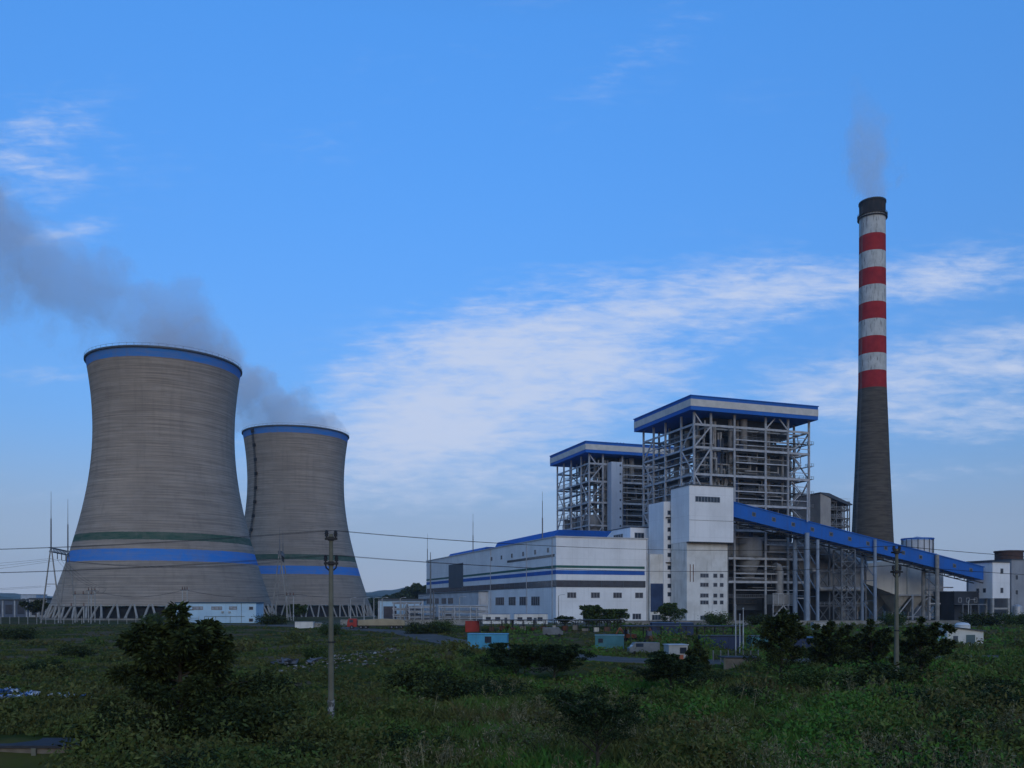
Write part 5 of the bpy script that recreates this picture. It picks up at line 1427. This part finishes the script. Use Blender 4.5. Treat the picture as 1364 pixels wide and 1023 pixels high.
def plume_grass():
    # soft brush-headed grass standing above the weeds on the right-hand side of the field
    rng = np.random.default_rng(31); VV, QQ = [], []; off = 0
    n0 = 2600; D = 33*(78/33)**(rng.uniform(0,1,n0)); px = rng.uniform(430,1650,n0); x = (px-682)/F*D; y = D
    k = (np.sin(x*.5+2*np.sin(y*.33))*np.sin(y*.45+x*.21) > rng.uniform(-.35,.6,n0)) & (x+y*.02 > rng.uniform(-8,6,n0)) & ~((x>2)&(x<26)&(y>70)); x, y = x[k], y[k]
    z = gz(x,y)
    for x0, y0, z0 in zip(x,y,z):
        h = rng.uniform(.9,1.75); a = rng.uniform(0,2*PI); b_ = rng.uniform(.1,.35)*h; tip = np.array([x0+b_*math.cos(a), y0+b_*math.sin(a), z0+h]); low = np.array([x0,y0,z0-.05])
        w = .012+.0002*y0; v = [low+(w,0,0), tip+(w*.4,0,0), tip-(w*.4,0,0), low-(w,0,0)]; VV.append(np.array(v)); QQ.append(np.arange(4).reshape(1,4)+off); off += 4
        m = 46; t = rng.uniform(.48,1.0,m)[:,None]; P = low+(tip-low)*t; wd = (.05+.19*(1-np.abs(t-.72)/.3).clip(0,1))
        P = P+rng.normal(size=(m,3))*wd*np.array([1,1,.6]); s = rng.uniform(.05,.10,m)[:,None]*(1+.006*y0)
        e = rng.normal(size=(m,3))*.6; e[:,2] += .7; e[:,0] += .5*math.cos(a); e[:,1] += .5*math.sin(a); e /= np.linalg.norm(e,axis=1)[:,None]; q = np.cross(e,rng.normal(size=(m,3))); q /= np.linalg.norm(q,axis=1)[:,None]
        v = np.stack([P-e*s,P+q*s*.22,P+e*s,P-q*s*.22],1).reshape(-1,3); VV.append(v); QQ.append(np.arange(4*m).reshape(-1,4)+off); off += 4*m
    me = raw_mesh('plume_grass', np.concatenate(VV), np.concatenate(QQ), leaf_mat('plume_grass', (.085,.095,.042), (.135,.120,.068), .35)); o = bpy.data.objects.new('plume_grass', me); COL.objects.link(o)
    tag(o, 'soft brush headed tall grass across the lower right of the field', 'tall grass', kind='stuff')
plume_grass()

def woods():
    """wooded knoll behind the hall and far tree line: one distant mass"""
    rng = np.random.default_rng(9); P = []
    def crown(x, y, z, r, h, n):
        d = rng.normal(size=(n,3)); d /= np.linalg.norm(d,axis=1)[:,None]; d[:,2] = np.abs(d[:,2]); q = rng.uniform(.75,1.08,n)[:,None]
        P.append(np.array([x,y,z])+d*q*np.array([r,r,h]))
    for i in range(70):
        u = rng.uniform(0,1); px = 495+85*u+rng.uniform(-3,3); D = rng.uniform(600,660); hz = 5+13*sst(np.array(u*1.25)).item()
        crown(at(px,D), D, hz*rng.uniform(.15,.85), rng.uniform(4,7), rng.uniform(4.5,7), 420)
    for i in range(90):
        px = rng.uniform(-300,520); D = rng.uniform(690,820); crown(at(px,D),D,-2,rng.uniform(5,9),rng.uniform(6,11),200)
    for i in range(60):
        px = rng.uniform(1190,1600); D = rng.uniform(640,760); crown(at(px,D),D,-1,rng.uniform(5,9),rng.uniform(6,11),200)
    me = leaves_mesh('woods', np.concatenate(P), 1.0, L_far, 9, .1, 1.6)
    o = bpy.data.objects.new('woods', me); COL.objects.link(o); tag(o, 'distant wood that reads as one dark mass behind the plant', 'wood', kind='stuff')
    mb = MB(); mb.lathe([(60,-3),(48,3),(34,9),(18,13.5),(0,15)], 40, (at(556,640),650)); h = mb.build('hill', mat('hill_forest',(0,0,0)), smooth=True); h.scale = (1,.6,1); h.location.y = 260
    tag(h, 'wooded knoll beside the turbine hall', 'hill', kind='structure')
woods()
# ================================================================ steam and smoke
def plume(name, label, loc, dom, axis, fc, fr, depth, dens, color, nscale, lo, hi, seed, stretch=(1,1,1), zmin=None, fade=None):
    """volume of steam: a domain box with density that follows a drifting centre line.
    fc, fr: (s, value) tables for the centre line height (or offset) and radius along the drift axis"""
    (x0,x1),(y0,y1),(z0,z1) = dom
    o = MB().b(x0,x1,y0,y1,z0,z1)
    m = bpy.data.materials.new(name); b = NB(nodes(m)); c = b.coord()
    warp = b.n('ShaderNodeTexNoise'); b.put(warp.inputs['Vector'], c); warp.inputs['Scale'].default_value = nscale*.55; warp.inputs['Detail'].default_value = 3
    wv = b.n('ShaderNodeVectorMath', operation='MULTIPLY_ADD'); b.put(wv.inputs[0], warp.outputs['Color']); 
    A = .55/nscale; wv.inputs[1].default_value = (A,A,A); wv.inputs[2].default_value = (-A/2,-A/2,-A/2)
    wc = b.n('ShaderNodeVectorMath', operation='ADD'); b.put(wc.inputs[0], c); b.put(wc.inputs[1], wv.outputs[0])
    sep = b.n('ShaderNodeSeparateXYZ'); b.put(sep.inputs[0], wc.outputs[0])
    raw = b.n('ShaderNodeSeparateXYZ'); b.put(raw.inputs[0], c)
    s = sep.outputs[0] if axis == 'x' else sep.outputs[2]
    s0, s1 = (x0,x1) if axis == 'x' else (z0,z1)
    def curve(tab):
        vals = [v for _, v in tab]; lo_, hi_ = min(vals), max(vals)+1e-6
        n = b.n('ShaderNodeFloatCurve'); cv = n.mapping.curves[0]
        pts = [((p-s0)/(s1-s0), (v-lo_)/(hi_-lo_)) for p, v in tab]
        while len(cv.points) < len(pts): cv.points.new(.5,.5)
        for cp, p in zip(cv.points, pts): cp.location = p; cp.handle_type = 'AUTO_CLAMPED'
        n.mapping.update()
        b.put(n.inputs['Value'], b.math('DIVIDE', b.math('SUBTRACT', s, s0), s1-s0, clamp=True))
        return b.math('MULTIPLY_ADD', n.outputs[0], hi_-lo_, lo_)
    cen, rad = curve(fc), curve(fr)
    t = sep.outputs[2] if axis == 'x' else sep.outputs[0]
    dv = b.math('SUBTRACT', t, cen); dy = b.math('DIVIDE', sep.outputs[1], depth)
    d = b.math('DIVIDE', b.math('SQRT', b.math('ADD', b.math('MULTIPLY', dv, dv), b.math('MULTIPLY', dy, dy))), rad)
    core = b.math('SUBTRACT', 1.0, d)
    n1 = b.noise(b.mapping(wc.outputs[0], stretch, (seed,seed*2,0)), nscale, 7, .66)
    v = b.math('ADD', core, b.math('MULTIPLY', b.math('SUBTRACT', n1, .5), 3.3))
    v = b.ramp(v, lo, hi)
    if zmin is not None: v = b.math('MULTIPLY', v, b.ramp(raw.outputs[2], zmin, zmin+1.5))
    if fade:
        q = raw.outputs[0] if axis == 'x' else raw.outputs[2]
        for a, e, p, r in fade: v = b.math('MULTIPLY', v, b.ramp(q, a, e, p, r))
    vol = b.n('ShaderNodeVolumePrincipled'); vol.inputs['Color'].default_value = (*color,1); vol.inputs['Anisotropy'].default_value = -.15
    b.put(vol.inputs['Density'], b.math('MULTIPLY', v, dens))
    out = b.n('ShaderNodeOutputMaterial'); m.node_tree.links.new(vol.outputs[0], out.inputs['Volume'])
    ob = o.build(name, m); ob.location = loc; tag(ob, label, 'steam' if 'steam' in name else 'smoke', kind='stuff'); return ob
k1 = 392/F
def c1(px, py): return ((px-221)*k1, (470-py)*k1)     # photo offsets in metres at the tower's own depth
ctr = [c1(*p) for p in ((-170,170),(-80,240),(0,300),(60,346),(130,390),(180,412),(221,424),(255,432),(285,446),(305,462))]
rad = [(c1(px,0)[0], r*k1) for px, r in ((-170,140),(-80,118),(0,100),(60,84),(130,80),(180,90),(221,98),(255,92),(285,70),(305,40))]
plume('steam_plume', 'bluish steam billowing from near cooling tower towards upper left', (T1[0]+2,T1[1],112.2), ((-135,30),(-34,34),(.2,125)), 'x', ctr, rad, .85, .024, (.86,.92,1.0), .036, .10, .42, 3, zmin=.2, fade=((-135,-110,0,1),))
k2 = 551/F
def c2(px, py): return ((px-393)*k2, (576-py)*k2)
ctr2 = [c2(*p) for p in ((180,478),(250,492),(310,510),(340,530),(370,545),(400,556),(430,564),(450,571),(462,575))]
rad2 = [(c2(px,0)[0], r*k2) for px, r in ((180,60),(250,62),(310,64),(340,60),(370,54),(400,48),(430,38),(450,24),(462,10))]
plume('steam_plume', 'paler steam rising from farther cooling tower and drifting behind near tower', (T2[0],T2[1],112.0), ((-100,36),(-30,30),(.2,80)), 'x', ctr2, rad2, .9, .045, (.90,.95,1.0), .055, .12, .46, 8, zmin=.2, fade=((-100,-80,0,1),))
k3 = 440/F
tab = [(0,0),(10,.6),(25,-1.5),(40,-3),(55,-6),(62,-8)]
rt = [(0,7.5),(10,12),(25,14.5),(40,11.5),(50,7.5),(62,4)]
plume('smoke_plume', 'thin grey smoke rising straight up from the banded smokestack', (180.2,440,206.2), ((-24,22),(-14,14),(0.2,64)), 'z', tab, rt, 1, .045, (.999,.985,.98), .11, .05, .75, 5, (1,1,.6), fade=((0,3,.5,1),(15,62,1,.18)))

# ================================================================ sky, sun, camera
SUN_EL, SUN_AZ = R(25), R(170)      # azimuth clockwise from +Y (the view direction)
def world():
    w = bpy.data.worlds.new('World'); SC.world = w; w.use_nodes = True; nt = w.node_tree; nt.nodes.clear(); b = NB(nt)
    sky = b.n('ShaderNodeTexSky', sky_type='NISHITA'); sky.sun_disc = False; sky.sun_elevation = SUN_EL; sky.sun_rotation = SUN_AZ
    sky.altitude = 60; sky.air_density = 1.0; sky.dust_density = .3; sky.ozone_density = 5.0
    c = b.coord('Generated'); sp = b.n('ShaderNodeSeparateXYZ'); b.put(sp.inputs[0], c)
    base = b.mix(1.0, sky.outputs[0], b.mix(b.n_lin(sp.outputs[2], .09, .55), SKYLOW, SKYHIGH), 'MULTIPLY')
    base = b.mix(b.ramp(sp.outputs[1], .1, -.7), base, b.mix(1.0, base, DUSK, 'MULTIPLY'))      # warmer, dimmer sky towards the sun behind the viewer
    fy = b.math('MAXIMUM', sp.outputs[1], .05); a = b.math('DIVIDE', sp.outputs[0], fy); e = b.math('DIVIDE', sp.outputs[2], fy)
    front = b.ramp(sp.outputs[1], .05, .3)
    cx = b.n('ShaderNodeCombineXYZ'); b.put(cx.inputs[0], a); b.put(cx.inputs[1], e)
    P = cx.outputs[0]
    n_big = b.noise(b.mapping(P, (1,1.7,1), rot=(0,0,R(-12))), 3.6, 8, .58, .4)
    n_str = b.noise(b.mapping(P, (1,3.4,1), rot=(0,0,R(-16))), 9.0, 8, .62, .5)
    n_fine = b.noise(b.mapping(P, (1,4.5,1), rot=(0,0,R(-14))), 26.0, 6, .6, .3)
    tex = b.math('ADD', b.math('ADD', b.math('MULTIPLY', n_big, .36), b.math('MULTIPLY', n_str, .35)), b.math('MULTIPLY', n_fine, .29))
    tot = None
    for px, py, rx, ry, ang, wt in CLOUDS:
        ca, sa = math.cos(R(ang)), math.sin(R(ang)); x = b.math('SUBTRACT', a, (px-682)/F); y = b.math('SUBTRACT', e, (HOR-py)/F)
        u = b.math('DIVIDE', b.math('ADD', b.math('MULTIPLY', x, ca), b.math('MULTIPLY', y, sa)), rx/F)
        v = b.math('DIVIDE', b.math('SUBTRACT', b.math('MULTIPLY', y, ca), b.math('MULTIPLY', x, sa)), ry/F)
        d = b.math('ADD', b.math('MULTIPLY', u, u), b.math('MULTIPLY', v, v))
        k = b.math('MULTIPLY', b.math('EXPONENT', b.math('MULTIPLY', d, -1.0)), wt)
        tot = k if tot is None else b.math('ADD', tot, k)
    m = b.math('MULTIPLY', b.ramp(b.math('ADD', b.math('MULTIPLY', tot, .60), b.math('MULTIPLY', b.math('SUBTRACT', tex, .5), 3.9)), .06, 1.25), b.math('MINIMUM', b.math('MULTIPLY', tot, 1.6), 1.0))
    m = b.math('MULTIPLY', m, front)
    low = b.ramp(e, 0.0, .24, .72, 0.0)
    col = b.mix(b.math('MULTIPLY', low, front), base, HAZECOL)
    col = b.mix(b.math('MULTIPLY', m, .92), col, CLOUDCOL)
    # violet-grey patches of thicker cloud on the left
    bg = b.n('ShaderNodeBackground'); b.put(bg.inputs[0], col); bg.inputs[1].default_value = SKYSTR
    out = b.n('ShaderNodeOutputWorld'); nt.links.new(bg.outputs[0], out.inputs[0])
    try: w.cycles.sampling_method = 'MANUAL'; w.cycles.sample_map_resolution = 1024
    except Exception: pass
DUSK = (1.05,.84,.70)
SKYSTR = .08
SKYLOW, SKYHIGH = (.92,.90,1.02), (1.38,2.62,3.4)
HAZECOL = (4.5,5.6,8.1)
CLOUDCOL = (7.2,8.3,10.8)
CLOUDS = [(560,540,220,90,24,1.1),(700,440,190,62,10,1.05),(820,500,150,60,14,.75),(640,580,190,60,12,.85),(930,420,170,60,20,.6),(1020,385,150,34,10,.75),(1290,362,190,36,9,.95),
          (1240,505,220,60,4,.85),(1290,565,200,40,0,.8),(1270,470,150,20,16,.65),(1345,492,30,6,0,.9),(660,650,150,34,10,.6),(470,620,140,50,20,.45),(1230,635,150,20,6,.6),(1050,520,140,34,5,.65),
          (40,235,110,75,-10,.55),(95,308,70,12,12,.6),(60,498,140,18,0,.5),(30,650,120,30,0,.35),(850,75,170,40,32,.33),(650,40,200,40,20,.25),(1180,60,160,40,20,.25),(90,160,120,50,0,.35),(400,200,200,40,10,.18)]
world()
sun = bpy.data.lights.new('sun', 'SUN'); sun.energy = .62; sun.angle = R(40); sun.color = (1.0,.84,.66)
so = bpy.data.objects.new('sun', sun); COL.objects.link(so)
sd = Vector((math.sin(SUN_AZ)*math.cos(SUN_EL), math.cos(SUN_AZ)*math.cos(SUN_EL), math.sin(SUN_EL)))
so.rotation_euler = sd.to_track_quat('Z','Y').to_euler(); so.location = sd*200
cam = bpy.data.cameras.new('camera'); co = bpy.data.objects.new('camera', cam); COL.objects.link(co)
co.location = (0,0,CAMZ); co.rotation_euler = (R(90),0,0)
cam.sensor_width = 36; cam.sensor_fit = 'HORIZONTAL'; cam.lens = 36*F/1364; cam.shift_y = (HOR-511.5)/1364; cam.clip_start = .5; cam.clip_end = 20000
SC.camera = co
vs = SC.view_settings; vs.view_transform = 'Standard'; vs.look = 'None'; vs.exposure = EXPO if 'EXPO' in globals() else 0.0; vs.gamma = 1; vs.use_curve_mapping = False
SC.cycles.volume_bounces = 8; SC.cycles.volume_step_rate = .6; SC.cycles.volume_max_steps = 256
SC.cycles.max_bounces = 10; SC.cycles.diffuse_bounces = 3; SC.cycles.transparent_max_bounces = 8
SC.cycles.use_denoising = True

# ---------------------------------------------------------------- the air itself
hz = MB().b(-2900,2900,-320,5200,-6,CAMZ+272)
hm = bpy.data.materials.new('haze'); hb = NB(nodes(hm)); hv = hb.n('ShaderNodeVolumePrincipled'); hv.inputs['Color'].default_value = (.93,.96,1,1); hv.inputs['Density'].default_value = .00008
hv.inputs['Anisotropy'].default_value = .3
ho_ = hb.n('ShaderNodeOutputMaterial'); hm.node_tree.links.new(hv.outputs[0], ho_.inputs['Volume'])
tag(hz.build('haze', hm), 'thin evening haze in the air over the plant', 'haze', kind='stuff')
